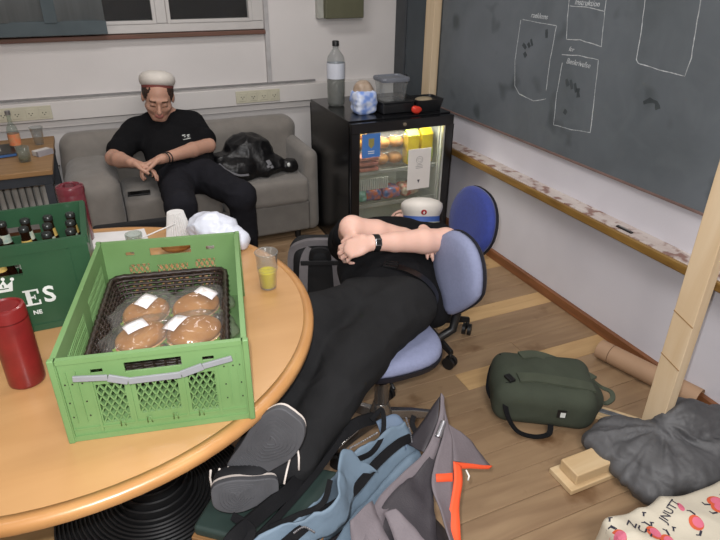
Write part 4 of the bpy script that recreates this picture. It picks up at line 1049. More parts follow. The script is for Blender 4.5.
# ---------------------------------------------------------------- office chairs
CHROME=mat('chair_chrome',(150,148,146),.22,metal=.9,var=.1)
def egg(w_,h_,taper):
    # outline of the backrest: broad above, narrowing to a rounded point below
    def f(t):
        u=cos(t); v=sin(t)
        wd=w_*(1-taper*max(0,-v)**1.3); e=.82
        return (wd*math.copysign(abs(u)**e,u), h_*v)
    return f
def sq_out(w_,h_,e=.6):
    return lambda t:(w_*math.copysign(abs(cos(t))**e,cos(t)), h_*math.copysign(abs(sin(t))**e,sin(t)))
def office_chair(name,label,loc,rz,fabric,shell,metal,seat_z=.46,back_tilt=8,bz=.29,hb=.19,wb=.195,taper=.45,spin=0,backoff=.235,sr=.215,br=.27):
    # local: sitter faces -y
    r=root(name,label,'office chair',loc,rz=rz)
    m=MB(); m.T=Matrix.Translation((0,0,seat_z-.045))
    dome_pad(m,sq_out(sr,sr,.72),[(.75,0),(.98,.004),(1.0,.016),(1.0,.026)]); m.build('seat_shell',shell,r,auto=40)
    m=MB(); m.T=Matrix.Translation((0,0,seat_z-.019))
    dome_pad(m,sq_out(sr-.003,sr-.003,.72),[(.99,0),(1.0,.010),(.985,.026),(.94,.038),(.80,.045),(.5,.046),(.2,.044)]); m.build('seat',fabric,r,smooth=True)
    Bt=Matrix.Translation((0,backoff,seat_z+bz))@Matrix.Rotation(R(-back_tilt),4,'X')@Matrix.Rotation(R(90),4,'X')
    m=MB(); m.T=Bt
    dome_pad(m,egg(wb,hb,taper),[(.6,-.030),(.92,-.026),(1.0,-.014),(1.0,-.004)]); m.build('back_shell',shell,r,auto=40)
    m=MB(); m.T=Bt
    dome_pad(m,egg(wb*.985,hb*.985,taper),[(.99,-.004),(1.0,.008),(.97,.022),(.85,.032),(.5,.036),(.2,.035)]); m.build('backrest',fabric,r,smooth=True)
    MB().tube([(0,.02,seat_z-.055),(0,backoff-.065,seat_z-.06),(0,backoff,seat_z-.03),(0,backoff+.012,seat_z+.04),(0,backoff+.025,seat_z+bz-.08),(0,backoff+.042,seat_z+bz+.05)],[.016,.016,.017,.017,.015,.012],10).build('back_stem',BLK,r,smooth=True)
    MB().bx(-.07,.07,-.09,.09,seat_z-.085,seat_z-.045).build('mechanism',BLK,r,bevel=.01)
    MB().tube([(.07,-.03,seat_z-.065),(.20,-.05,seat_z-.065)],.006,8).build('lever',BLK,r,smooth=True)
    MB().lathe([(.028,.17),(.028,.28),(.022,.285),(.022,seat_z-.08)],20).build('gas_column',metal,r,auto=40)
    MB().lathe([(.045,.095),(.045,.13),(.035,.165),(.03,.18)],24).build('hub',metal,r,auto=40)
    for k in range(5):
        a=spin+2*pi*k/5; d=Vector((cos(a),sin(a),0))
        leg=MB(); p0=d*.03+Vector((0,0,.118)); p1=d*br+Vector((0,0,.088))
        sd=Vector((-d.y,d.x,0))
        V_=[]
        for p,w0,h0 in ((p0,.022,.022),(d*br*.55+Vector((0,0,.108)),.017,.018),(p1,.013,.012)):
            for sx,sz in ((-1,-1),(1,-1),(.6,1),(-.6,1)): V_.append(p+sd*w0*sx+Vector((0,0,h0*sz)))
        F_=[(0,1,2,3),(11,10,9,8)]
        for i in (0,1):
            for j in range(4): F_.append((i*4+j,i*4+4+j,i*4+4+(j+1)%4,i*4+(j+1)%4))
        lg=leg.add(V_,F_).build('leg',metal,r,bevel=.004)
        c=MB(); cc=d*(br-.008)
        ax=Vector((-d.y,d.x,0)); ax=(Matrix.Rotation(.6*k+.4,3,'Z')@ax)
        for s_ in (-.014,.014):
            c.tube([cc+ax*(s_-.008)+Vector((0,0,.030)),cc+ax*(s_+.008)+Vector((0,0,.030))],.030,16)
        c.build('caster',BLK,lg,auto=40)
        MB().tube([cc+Vector((0,0,.035)),cc+Vector((0,0,.085))],.009,8).build('caster_pin',BLK,lg,smooth=True)
    return r
LBF=mat('light_blue_fabric',(126,132,160),.85,var=.04,scale=90,bump=.12,bscale=300,sheen=.0)
DBF=mat('dark_blue_fabric',(44,58,130),.85,var=.07,scale=70,bump=.15,bscale=300,sheen=.15)
DBS=mat('chair_shell_dark',(26,26,34),.45)
office_chair('office_chair','light blue fabric office chair with chrome legs under the sleeping person',(.81,1.60,0),R(-91),LBF,DBS,CHROME,seat_z=.47,bz=.205,hb=.165,wb=.155,taper=.70,spin=R(76),back_tilt=4,sr=.20,br=.235,backoff=.295)
office_chair('office_chair','dark blue fabric office chair near the right wall behind the light blue one',(1.275,2.14,0),R(-98),DBF,DBS,BLK,seat_z=.44,bz=.170,hb=.170,wb=.205,taper=.25,spin=.25,back_tilt=14)

# ---------------------------------------------------------------- people
SKIN1=vcol('skin_seated_man',.5,.05,150,sub=.08)
SKIN2=vcol('skin_sleeping_man',.5,.05,150,sub=.08)
TEE=mat('black_cotton',(20,20,22),.95,var=.12,scale=10,bump=.15,bscale=120,spec=.15)
PANT=mat('charcoal_trousers',(33,33,34),.95,var=.08,scale=12,bump=.15,bscale=220,spec=.15)
PANT2=mat('dark_grey_trousers',(32,32,37),.95,var=.08,scale=12,bump=.15,bscale=220,spec=.15)
HAIR=mat('dark_brown_hair',(52,36,28),.6,var=.3,scale=40,stretch=(1,1,6))
def lf(c,f,u):
    f=np.array(f,float); f/=np.linalg.norm(f); u=np.array(u,float); u=u-f*(u@f); u/=np.linalg.norm(u); x=np.cross(f,u)
    Rm=np.stack([x,f,u],1); c=np.array(c,float)
    return Rm,(lambda a,b,d: c+Rm@np.array((a,b,d)))
class Scaled:
    def __init__(s,S,f): s.S=S; s.f=f
    def ell(s,c,r,rot=None,k=.02,mode='u'): s.S.ell(c,np.array(r)*s.f,rot,k*s.f,mode)
    def cone(s,a,b,ra,rb,k=.02,**q): s.S.cone(a,b,ra*s.f,rb*s.f,k*s.f,**q)
def head(S,c,f,u,s=1.0):
    Rm,L0=lf(c,f,u); sc_=s; S=Scaled(S,sc_); s=1.0
    L=lambda a,b,d: L0(a*sc_,b*sc_,d*sc_)
    S.ell(L(0,-.012,.030),(.074*s,.092*s,.084*s),Rm,k=.01)
    S.ell(L(0,.018,-.030),(.057*s,.068*s,.084*s),Rm,k=.03)
    S.ell(L(0,.046,-.094),(.028,.026,.020),Rm,k=.022)
    for sx in(-1,1):
        S.cone(L(sx*.052,.0,-.055),L(sx*.020,.052,-.094),.018,.016,k=.02)
        S.ell(L(sx*.040,.056,-.028),(.022,.022,.020),Rm,k=.02)
    S.cone(L(0,.082,.014),L(0,.104,-.030),.008,.012,k=.008)
    S.ell(L(0,.094,-.036),(.018,.010,.008),Rm,k=.008)
    S.ell(L(0,.076,.024),(.050,.012,.010),Rm,k=.014)
    for sx in(-1,1):
        S.ell(L(sx*.031,.094,.004),(.017,.013,.012),Rm,k=.010,mode='s')
        S.ell(L(sx*.031,.075,.002),(.014,.011,.010),Rm,k=.004)
        S.ell(L(sx*.077,-.008,-.006),(.009,.019,.031),Rm,k=.006)
    S.ell(L(0,.084,-.060),(.024,.010,.006),Rm,k=.006)
    S.ell(L(0,.082,-.071),(.021,.010,.007),Rm,k=.006)
    return Rm,np.array(c,float)
def face_col(base,Rm,c,lip,brow,sc=1.0):
    base=np.array(base)
    def fn(P):
        q=(P-c)@Rm/sc; n=fbm(P*14,2)[:,None]*.06
        col=np.tile(base,(len(P),1))*(1+n)
        near=(np.abs(q).max(1)<.14)
        def paint(mask,cc): col[mask&near]=cc
        x=np.abs(q[:,0])
        paint((q[:,1]>.070)&(x<.022)&(q[:,2]>-.078)&(q[:,2]<-.054),lip)
        paint((q[:,1]>.060)&(x>.014)&(x<.048)&(q[:,2]>.018)&(q[:,2]<.028),brow)
        paint((q[:,1]>.060)&(x>.018)&(x<.044)&(q[:,2]>-.010)&(q[:,2]<-.005),brow)
        return col
    return fn
def hand(S,w_,d,n,side,curl=(25,35,25),sc=1.0,spread=.0085):
    """w_ wrist, d direction of the fingers, n palm normal (towards the palm side), side thumb side"""
    w_=np.array(w_,float); d=np.array(d,float); d/=np.linalg.norm(d); n=np.array(n,float); n=n-d*(n@d); n/=np.linalg.norm(n)
    s_=np.array(side,float); s_=s_-d*(s_@d)-n*(s_@n); s_/=np.linalg.norm(s_)
    Rm=np.stack([s_,d,n],1)
    S.ell(w_+d*.048*sc,(.040*sc,.052*sc,.017*sc),Rm,k=.012)
    S.cone(w_-d*.01,w_+d*.03*sc,.024*sc,.022*sc,k=.015,flat=(n,.75))
    ls=[(.044,.027,.020),(.048,.030,.022),(.045,.028,.021),(.034,.021,.018)]
    for i,(o_,l) in enumerate(zip((.030,.0105,-.0095,-.029),ls)):
        p=w_+(d*(.083-.006*abs(i-1.3))+s_*o_)*sc; ang=0; r_=.0092 if i<3 else .0078
        dd=d+s_*(o_*2.2); dd/=np.linalg.norm(dd)
        S.cone(w_+d*.045*sc+s_*o_*.8*sc,p,.010*sc,r_*sc,k=.008)
        for j,(L_,c_) in enumerate(zip(l,curl)):
            ang+=R(c_*(1+.12*(i-1)))
            q=p+(dd*cos(ang)+n*sin(ang))*L_*sc
            S.cone(p,q,r_*sc*(1-.07*j),r_*sc*(1-.07*(j+1)),k=.004); p=q
    p0=w_+d*.022*sc+s_*.026*sc; p1=p0+(d*.030+s_*.026+n*.012)*sc; p2=p1+(d*.030+s_*.006+n*.012)*sc; p3=p2+(d*.022-s_*.002+n*.008)*sc
    S.cone(w_+d*.02*sc,p0,.016,.015,k=.012); S.cone(p0,p1,.0145*sc,.0115*sc,k=.008); S.cone(p1,p2,.0110*sc,.0100*sc,k=.004); S.cone(p2,p3,.0100*sc,.0080*sc,k=.004)
def folds(amp,f,seed=0.,st=(1,1,1)):
    st=np.array(st)
    return lambda P: amp*(ridge(P*f*st+seed,2)*.6+fbm(P*f*.5+seed,2)*.5)

# ---- man seated on the sofa
sm=root('person','seated person with white cap and black T-shirt slumped on the grey sofa','person',(.42,3.55,0))
HS=1.12; HC=(.358,3.80,.950); Hf=(-.10,-.90,-.36); Hu=(.06,-.38,.9)
S=SDF((-.08,2.85,.0),(.92,4.02,1.14),.0055)
Rm1,c1=head(S,HC,Hf,Hu,HS)
neck=(.385,3.87,.815); 
S.cone((.372,3.845,.90),neck,.054,.058,k=.02)
S.chain([(*neck,.06),(.41,3.80,.70,.11),(.44,3.66,.56,.11),(.45,3.56,.52,.12)],k=.04,flat=((0,-.6,.8),.7))
shL=(.205,3.86,.740); shR=(.545,3.84,.755); eL=(.045,3.64,.655); eR=(.595,3.64,.672)
wL=(.135,3.42,.680); wR=(.285,3.41,.685)
for sh,e_,w_ in ((shL,eL,wL),(shR,eR,wR)):
    S.cone(neck,sh,.06,.058,k=.03); S.chain([(*sh,.056),(*e_,.044)],k=.02)
    mid=tuple(np.array(e_)*.65+np.array(w_)*.35)
    S.chain([(*e_,.042),(*mid,.043),(*w_,.027)],k=.015)
hand(S,wL,(.85,-.30,-.25),(.2,-.3,-.9),(.3,-.9,.3),curl=(22,30,20))
hand(S,wR,(-.90,-.12,-.20),(-.1,-.3,-.95),(-.1,-.9,.35),curl=(28,40,30))
kL=(.33,3.12,.50); kR=(.665,3.16,.50); aL=(.31,3.06,.10); aR=(.70,3.26,.10)
for hp,kn,an in (((.36,3.52,.51),kL,aL),((.53,3.52,.51),kR,aR)):
    S.chain([(*hp,.075),(*kn,.052),(*an,.038)],k=.03)
link_mesh('body',S.mesh('body',col=face_col((.50,.28,.20),Rm1,c1,(.42,.16,.13),(.09,.05,.03),HS)),SKIN1,sm,world=True)
# T-shirt
S=SDF((-.05,3.35,.42),(.82,4.08,.92),.0065)
S.chain([(.39,3.84,.73,.165),(.42,3.72,.62,.178),(.44,3.60,.55,.176)],k=.05,flat=((0,-.55,.83),.60))
S.cone((.30,3.865,.765),(.47,3.85,.775),.068,.068,k=.04)
S.cone((.385,3.86,.79),(.383,3.855,.822),.066,.060,k=.02)
for sh,e_ in ((shL,eL),(shR,eR)):
    e2=tuple(np.array(sh)*.30+np.array(e_)*.70); S.cone(neck[:2]+(.77,),sh,.07,.070,k=.04); S.cone(sh,e2,.076,.074,k=.04)
S.ell((.383,3.845,.865),(.053,.050,.05),k=.006,mode='s')
link_mesh('t_shirt',S.mesh('t_shirt',folds(.007,11,1.)),TEE,sm,world=True)
# logo on the chest
from mathutils.bvhtree import BVHTree
def bvh_of(o):
    m4=wm(o); me=o.data
    return BVHTree.FromPolygons([m4@v.co for v in me.vertices],[tuple(p.vertices) for p in me.polygons])
def decal(me_v,me_f,bvh,direction,name,mtl,parent,off=.0012):
    d=Vector(direction).normalized(); V_=[]
    for p in me_v:
        p=Vector(p); h=bvh.ray_cast(p-d*.5,d)
        V_.append((h[0]-d*off) if h[0] is not None else None)
    keep=[i for i,v in enumerate(V_) if v is not None]; ix={a:b for b,a in enumerate(keep)}
    ff=[tuple(ix[i] for i in f) for f in me_f if all(V_[i] is not None for i in f)]
    if not ff: return None
    me=bpy.data.meshes.new(name); me.from_pydata([tuple(V_[i]) for i in keep],[],ff)
    return link_mesh(name,me,mtl,parent,world=True)
def patch(c,ux,uy,w_,h_,nx=4,ny=4,shape=None):
    c=Vector(c);ux=Vector(ux).normalized();uy=Vector(uy).normalized(); V_=[];F_=[]
    if shape=='oval':
        V_=[c]; n=20
        for rr_ in (.5,1):
            for k in range(n): V_.append(c+ux*(w_/2*rr_*cos(2*pi*k/n))+uy*(h_/2*rr_*sin(2*pi*k/n)))
        for k in range(n): F_.append((0,1+k,1+(k+1)%n)); F_.append((1+k,1+n+k,1+n+(k+1)%n,1+(k+1)%n))
        return V_,F_
    for i in range(nx+1):
        for j in range(ny+1): V_.append(c+ux*(w_*(i/nx-.5))+uy*(h_*(j/ny-.5)))
    for i in range(nx):
        for j in range(ny): a=i*(ny+1)+j; F_.append((a,a+ny+1,a+ny+2,a+1))
    return V_,F_
tsh=[c for c in sm.children if c.name.startswith('t_shirt')][0]; bt=bvh_of(tsh)
for (dx,dz,ww,hh) in ((-.012,.010,.020,.006),(.014,.008,.016,.006),(.0,-.014,.046,.0035),(-.008,.0,.010,.004),(.012,-.003,.012,.004)):
    v,f=patch((.475+dx,3.6,.748+dz),(1,0,.1),(0,0,1),ww,hh); decal(v,f,bt,(0,1,-.25),'logo_print',BW,tsh)
S=SDF((.20,2.9,.03),(.84,3.75,.66),.0065)
S.ell((.45,3.56,.515),(.175,.13,.105),k=.0)
for hp,kn,an in (((.36,3.52,.52),kL,aL),((.54,3.52,.52),kR,aR)):
    S.chain([(*hp,.098),(*kn,.080)],k=.04); S.chain([(*kn,.078),(*an,.062)],k=.03)
link_mesh('trousers',S.mesh('trousers',folds(.007,12,3.)),PANT2,sm,world=True)
for an,dx in ((aL,-.02),(aR,.04)):
    S=SDF((an[0]-.14,an[1]-.3,-.01),(an[0]+.14,an[1]+.12,.16),.006)
    S.cone((an[0],an[1]+.02,.045),(an[0]+dx,an[1]-.17,.038),.043,.040,k=.02); S.cone((an[0],an[1],.05),(an[0],an[1],.10),.042,.045,k=.02); S.box((an[0],an[1],-.04),(.3,.4,.045),.001,k=0,mode='s')
    link_mesh('shoe',S.mesh('shoe'),BLK,sm,world=True)
# hair and cap
Rm,L_=lf(HC,Hf,Hu)
L=lambda a,b,d:L_(a*HS,b*HS,d*HS)
S=SDF(np.array(HC)-.14,np.array(HC)+.15,.005); S.ell(L(0,-.016,.028),(.089,.105,.090),Rm,k=0); S.ell(L(0,.092,.004),(.092,.066,.106),Rm,k=.01,mode='s'); S.ell(L(0,.02,-.09),(.10,.13,.070),Rm,k=.01,mode='s')
link_mesh('hair',S.mesh('hair',lambda P:.003*ridge(P*60,2)),HAIR,sm,world=True)
CAPW=mat('cap_white_cloth',(204,198,190),.7,var=.04,bump=.05)
CAPR=mat('cap_red_band',(120,62,56),.7); BADGE=mat('badge_red',(150,30,36),.4)
def student_cap(M4,parent,band,name='student_cap',brimcol=BLK,rad=.084,badge=True):
    def lt(prof,mtl,nm,par,sq=(1,1.12),au=50):
        m=MB(); m.T=M4; m.lathe(prof,40,sq=sq); return m.build(nm,mtl,par,auto=au,world=True)
    r_=rad
    a=lt([(r_*.95,.028),(r_*1.08,.052),(r_*1.13,.070),(r_*1.10,.086),(r_*.9,.100),(r_*.5,.110),(0,.113)],CAPW,'cap_top',parent)
    lt([(r_*.97,.0),(r_*.98,.030),(r_*.95,.031),(r_*.94,.0)],band,'cap_band',parent,au=40)
    # visor at -y
    m=MB(); m.T=M4; V_=[];F_=[]; n=20
    for k in range(n+1):
        q=R(200+140*k/n); x,y_=r_*.98*cos(q),r_*.98*1.12*sin(q); e=sin(pi*k/n)**.6*.034
        V_+=[(x,y_,.003),(x*(1+e/r_),y_*(1+e/r_)-.002,-.010),(x*(1+e/r_),y_*(1+e/r_)-.002,-.013),(x,y_,-.001)]
    for k in range(n):
        for j in range(4): F_.append((k*4+j,(k+1)*4+j,(k+1)*4+(j+1)%4,k*4+(j+1)%4))
    m.add(V_,F_); m.build('visor',brimcol,parent,world=True,auto=40)
    m=MB(); m.T=M4; m.tube([(r_*.99*cos(R(195+150*i/14)),r_*.99*1.12*sin(R(195+150*i/14)),.005) for i in range(15)],.0022,6); m.build('chin_cord',mat('cord_silver',(170,170,150),.4) if 'cord_silver' not in bpy.data.materials else bpy.data.materials['cord_silver'],parent,world=True,smooth=True)
    if badge:
        y_=-r_*1.07*1.12
        m=MB(); m.T=M4@Matrix.Translation((0,y_-.004,.050))@Matrix.Rotation(R(90+28),4,'X'); m.lathe([(0,0),(.0125,0),(.0125,.003),(0,.0045)],20); m.build('badge',BADGE,parent,world=True,auto=40)
        m=MB(); m.T=M4@Matrix.Translation((0,y_-.006,.050))@Matrix.Rotation(R(90+28),4,'X'); m.box(0,0,.005,.004,.014,.0012).box(0,0,.005,.010,.003,.0012); m.build('badge_cross',BW,parent,world=True)
Mc=Matrix(((Rm[0,0],-Rm[0,1],Rm[0,2],0),(Rm[1,0],-Rm[1,1],Rm[1,2],0),(Rm[2,0],-Rm[2,1],Rm[2,2],0),(0,0,0,1)))
Mc=Matrix([list(map(float,r_)) for r_ in np.c_[np.r_[np.stack([Rm[:,0],Rm[:,1],Rm[:,2]],1),[[0,0,0]]],[0,0,0,1]]])
Mc.translation=Vector(L(0,-.020,.034)); Mc=Mc@Matrix.Rotation(R(34),4,'X')@Matrix.Diagonal((1.02,1.05,.95,1))
cp=link_mesh('student_cap',MB().add([(0,0,0)],[]).mesh('cap_anchor'),None,sm) if False else None
def cap_child(parent,M4,band,badge):
    # first piece carries the others as sub-parts
    m=MB(); m.T=M4; m.lathe([(.086,.018),(.096,.030),(.102,.050),(.099,.074),(.082,.096),(.048,.110),(0,.114)],40,sq=(1,1.08))
    top=m.build('student_cap',CAPW,parent,auto=60,world=True)
    m=MB(); m.T=M4; m.lathe([(.089,.006),(.091,.021),(.087,.022),(.085,.006)],40,sq=(1,1.08)); m.build('cap_band',band,top,auto=40,world=True)
    return top
cap_child(sm,Mc,CAPR,False)
for i,dq in enumerate((0,.016)):
    p=np.array(wR)+np.array((.030+dq,.0,.004)); ax=Vector((np.array(eR)-np.array(wR))); q=ax.to_track_quat('Z','Y').to_matrix()
    MB().tube([tuple(Vector(p)+q@Vector((.031*cos(a),.031*sin(a),0))) for a in [2*pi*k/24 for k in range(24)]],.0035,6,closed=True).build('bracelet',BLK,sm,smooth=True,world=True)

# ---- sleeping man
sl_=root('person','person in black lying face up across the office chairs with arms folded over the face','person',(.85,1.65,0))
pel=(.875,1.70,.60)
shr=(.90,2.13,.61); shl=(1.215,1.99,.61); er=(0.794,1.856,0.810); el=(1.131,1.734,0.753)
wl=(0.821,1.736,0.796); wr_=(1.096,1.837,0.711)
HD=(1.225,2.25,.565)
S=SDF((.14,1.0,.36),(1.42,2.42,.96),.0058)
Rm2,c2=head(S,HD,(-.05,-.28,.95),(.36,.90,.25))
S.cone((1.16,2.12,.59),(1.08,2.03,.60),.055,.06,k=.03)
S.chain([(*pel,.12),(.95,1.86,.60,.12),(1.06,2.04,.60,.12)],k=.05,flat=((0,0,1),.75))
for sh,e_ in ((shr,er),(shl,el)):
    S.cone((1.06,2.05,.61),sh,.07,.062,k=.03); S.chain([(*sh,.060),(*e_,.048)],k=.02)
def forearm(e_,w_):
    e_=np.array(e_);w_=np.array(w_)
    S.chain([(*e_,.043),(*(e_*.68+w_*.32),.047),(*(e_*.3+w_*.7),.036),(*w_,.028)],k=.012)
forearm(er,wr_); forearm(el,wl)
dl=np.array(wl)-np.array(el); dl/=np.linalg.norm(dl)
hand(S,np.array(wl)+dl*.008,dl+np.array((.15,.35,-.45)),(.3,.5,-.8),(.25,.5,.75),curl=(34,46,30),sc=1.0)
h0=np.array((1.085,1.824,0.766)); hd_=np.array((1.065,1.694,0.741))-h0; hand(S,h0,hd_,(.2,.6,-.7),(-.8,.2,.3),curl=(20,30,25),sc=.85)
hr=(.785,1.70,.575); hl=(.900,1.625,.575); kr=(0.549,1.619,0.598); kl=(0.629,1.432,0.551); ar=(0.263,1.266,0.451); al=(0.325,1.162,0.469)
for hp,kn,an in ((hr,kr,ar),(hl,kl,al)): S.chain([(*hp,.08),(*kn,.055),(*an,.040)],k=.03)
link_mesh('body',S.mesh('body',col=face_col((.66,.41,.33),Rm2,c2,(.5,.2,.17),(.12,.07,.04))),SKIN2,sl_,world=True)
S=SDF((.62,1.52,.40),(1.45,2.35,.93),.0065)
S.chain([(.885,1.735,.60,.160),(.95,1.86,.605,.180),(1.05,2.03,.60,.185)],k=.05,flat=((0,0,1),.66))
S.ell((1.02,1.80,.54),(.13,.17,.10),k=.05); S.ell((1.06,1.70,.50),(.07,.10,.08),k=.05)
for sh,e_ in ((shr,er),(shl,el)):
    e2=tuple(np.array(sh)*.42+np.array(e_)*.58); S.cone((1.05,2.04,.61),sh,.10,.085,k=.05); S.cone(sh,e2,.080,.072,k=.03)
link_mesh('t_shirt',S.mesh('t_shirt',folds(.008,9,5.)),TEE,sl_,world=True)
S=SDF((.14,1.02,.36),(1.10,1.95,.80),.0065)
S.ell((.850,1.650,.585),(.170,.135,.100),rotm((0,0,1),R(-42)),k=0)
for hp,kn,an in ((hr,kr,ar),(hl,kl,al)):
    S.chain([(*hp,.096),(*kn,.090)],k=.05); S.chain([(*kn,.088),(*an,.064)],k=.04)
link_mesh('trousers',S.mesh('trousers',folds(.009,9,8.)),PANT,sl_,world=True)
# belt
BELT=mat('black_leather',(15,15,16),.3,spec=.6)
ax=Vector((.41,.91,0)).normalized(); q=Matrix.Rotation(R(-42),3,'Z')
m=MB(); V_=[];F_=[]; n=48
bc_=Vector((.885,1.705,.590))
for k in range(n):
    a=2*pi*k/n; u=.182*cos(a); v=.119*sin(a)
    for e_,off in ((1,-.018),(1,.018),(.95,.018),(.95,-.018)):
        V_.append(bc_+q@Vector((u*e_,off,v*e_)))
for k in range(n):
    for j in range(4): F_.append((k*4+j,((k+1)%n)*4+j,((k+1)%n)*4+(j+1)%4,k*4+(j+1)%4))
m.add(V_,F_).build('belt',BELT,sl_,auto=40,world=True)
p=bc_+q@Vector((0,0,.121)); m=MB(); m.T=Matrix.Translation(p)@q.to_4x4()
m.bx(-.025,.025,-.021,-.016,-.002,.004).bx(-.025,.025,.016,.021,-.002,.004).bx(-.025,-.020,-.02,.02,-.002,.004).bx(.020,.025,-.02,.02,-.002,.004).bx(-.02,.022,-.002,.002,0,.005)
m.build('belt_buckle',mat('gunmetal',(70,70,72),.3,metal=.8),sl_,world=True)
# watch
wp=Vector(wl)-Vector(dl)*.012; qq=Vector(dl).to_track_quat('Z','Y').to_matrix()
m=MB(); V_=[];F_=[]; n=28
for k in range(n):
    a=2*pi*k/n
    for rr_,zz in ((.0315,-.012),(.0315,.012),(.0285,.012),(.0285,-.012)): V_.append(wp+qq@Vector((rr_*cos(a),rr_*sin(a),zz)))
for k in range(n):
    for j in range(4): F_.append((k*4+j,((k+1)%n)*4+j,((k+1)%n)*4+(j+1)%4,k*4+(j+1)%4))
ws=m.add(V_,F_).build('watch_strap',BLK,sl_,auto=40,world=True)
vd=Vector((-.36,-.807,.467)); vd=(vd-Vector(dl)*vd.dot(Vector(dl))).normalized()
M4=Matrix((Vector(dl),vd.cross(Vector(dl)),vd)).transposed().to_4x4(); M4.translation=wp+vd*.030
m=MB(); m.T=M4; m.box(0,0,0,.026,.026,.008); m.build('watch_case',mat('watch_steel',(150,150,152),.25,metal=.9),ws,bevel=.002,world=True)
m=MB(); m.T=M4; m.box(0,0,.0045,.019,.019,.001); m.build('watch_face',BLK,ws,world=True)
# shoes
SOLE=mat('grey_rubber_sole',(74,74,77),.75,var=.08,scale=20); CANV=mat('white_shoe_rubber',(206,196,188),.6,var=.05)
CBLK=mat('black_canvas',(24,24,27),.85)
def shoe(heel,toe,nrm,ankle,flip=1,wf=1.0):
    heel=Vector(heel);toe=Vector(toe); x=(toe-heel); Ls=x.length; x.normalize(); z=Vector(nrm); z=(z-x*z.dot(x)).normalized(); y=z.cross(x)
    M4=Matrix((x,y,z)).transposed().to_4x4(); M4.translation=heel
    def outline(s_=1,n=48):
        P=[]
        for k in range(n):
            t=2*pi*k/n; u=(1-cos(t))/2; sg=1 if t<pi else -1
            wd=wf*(.042+.015*(1/(1+math.exp(-(u-.48)*12)))) ; env=(math.sin(math.acos(max(-1,min(1,1-2*u)))))**.55 if 0<u<1 else 0
            cy=flip*.010*math.sin(pi*u)*-1
            P.append((u*Ls+ (0 if s_==1 else (.5-u)*Ls*(1-s_)), cy+sg*wd*env*s_))
        return P
    o=outline()
    m=MB(); m.T=M4; m.prism(o,-.020,0); s1=m.build('shoe_sole',SOLE,sl_,bevel=.004,world=True)
    m=MB(); m.T=M4
    for s_ in (.86,.72,.58,.44,.3,.16):
        P=outline(s_,40); c0=Ls*.62; 
        m.tube([(c0+(px_-Ls*.5)*.62*1.0,py_*.95,.0006) for px_,py_ in P],.0016,4,closed=True)
    for i in range(9): 
        xx=.018+i*.0085; m.tube([(xx,-.026,.0006),(xx,.026,.0006)],.0016,4)
    m.build('tread',SOLE,s1,kind='stuff',world=True)
    m=MB(); m.T=M4; m.prism([((px_-Ls/2)*.985+Ls/2,py_*.97) for px_,py_ in o],-.030,-.012); m.build('sole_side',CANV,s1,bevel=.003,world=True)
    A=np.array(ankle)
    def W(a,b,c): return tuple(M4@Vector((a,b,c)))
    lo=np.minimum(np.minimum(np.array(heel),np.array(toe)),A)-.14; hi=np.maximum(np.maximum(np.array(heel),np.array(toe)),A)+.14
    S=SDF(lo,hi,.006)
    S.chain([(*W(.045,0,-.052),.036),(*W(.12,0,-.050),.038),(*W(Ls-.06,0,-.038),.036)],k=.02); S.cone(W(.055,0,-.055),tuple(A),.040,.048,k=.02)
    link_mesh('shoe_upper',S.mesh('shoe_upper',folds(.002,20)),CBLK,s1,world=True)
    for i in range(3):
        m=MB(); m.tube([W(.12+.022*i,-.040,-.060),W(.125+.022*i,0,-.090),W(.12+.022*i,.040,-.060)],.003,6); m.build('lace',CANV,s1,smooth=True,world=True)
    return s1
shoe((0.155,1.145,0.501),(0.306,1.075,0.712),(-.08,-.86,.58),ar,1,1.22)
shoe((0.254,1.058,0.513),(0.088,1.084,0.515),(-.24,-.75,.16),al,-1,.90)
for P3 in ([(0.314,1.083,0.603),(0.311,1.062,0.586),(0.305,1.048,0.557)],[(0.292,1.077,0.576),(0.276,1.053,0.565),(0.261,1.034,0.541)]):
    m=MB(); m.tube(P3,.0028,6); m.build('lace',CANV,sl_,smooth=True,world=True)

# cap on the sleeper's face
ht=root('student_cap','white student cap with blue band and red badge resting over the sleeping face','cap',(1.262,2.15,.640),rot=(R(-20),0,R(-24)))
BBAND=mat('cap_blue_band',(58,86,150),.6)
student_cap(ht.matrix_basis.copy(),ht,BBAND)

# ---- stool under the feet
st=root('stool','stool with dark green padded seat and wooden edge under the sleeper\'s feet','stool',(.245,1.12,0),rz=R(-39))
GREENP=mat('dark_green_vinyl',(44,58,54),.5,var=.08); STW=wood('stool_wood',(150,112,72),(120,86,52),.5,scale=4)
MB().bx(-.16,.16,-.14,.14,.375,.410).build('padded_seat',GREENP,st,bevel=.012,seg=3)
MB().bx(-.165,.165,-.145,.145,.355,.374).build('wooden_rim',STW,st,bevel=.004)
for sx in(-1,1):
    for sy in(-1,1): MB().tube([(sx*.13,sy*.11,.355),(sx*.155,sy*.13,.0)],.014,12).build('leg',STW,st,smooth=True)
MB().bar((-.14,-.12,.18),(.14,-.12,.18),.014,.02).build('stretcher',STW,st); MB().bar((-.14,.12,.18),(.14,.12,.18),.014,.02).build('stretcher',STW,st)
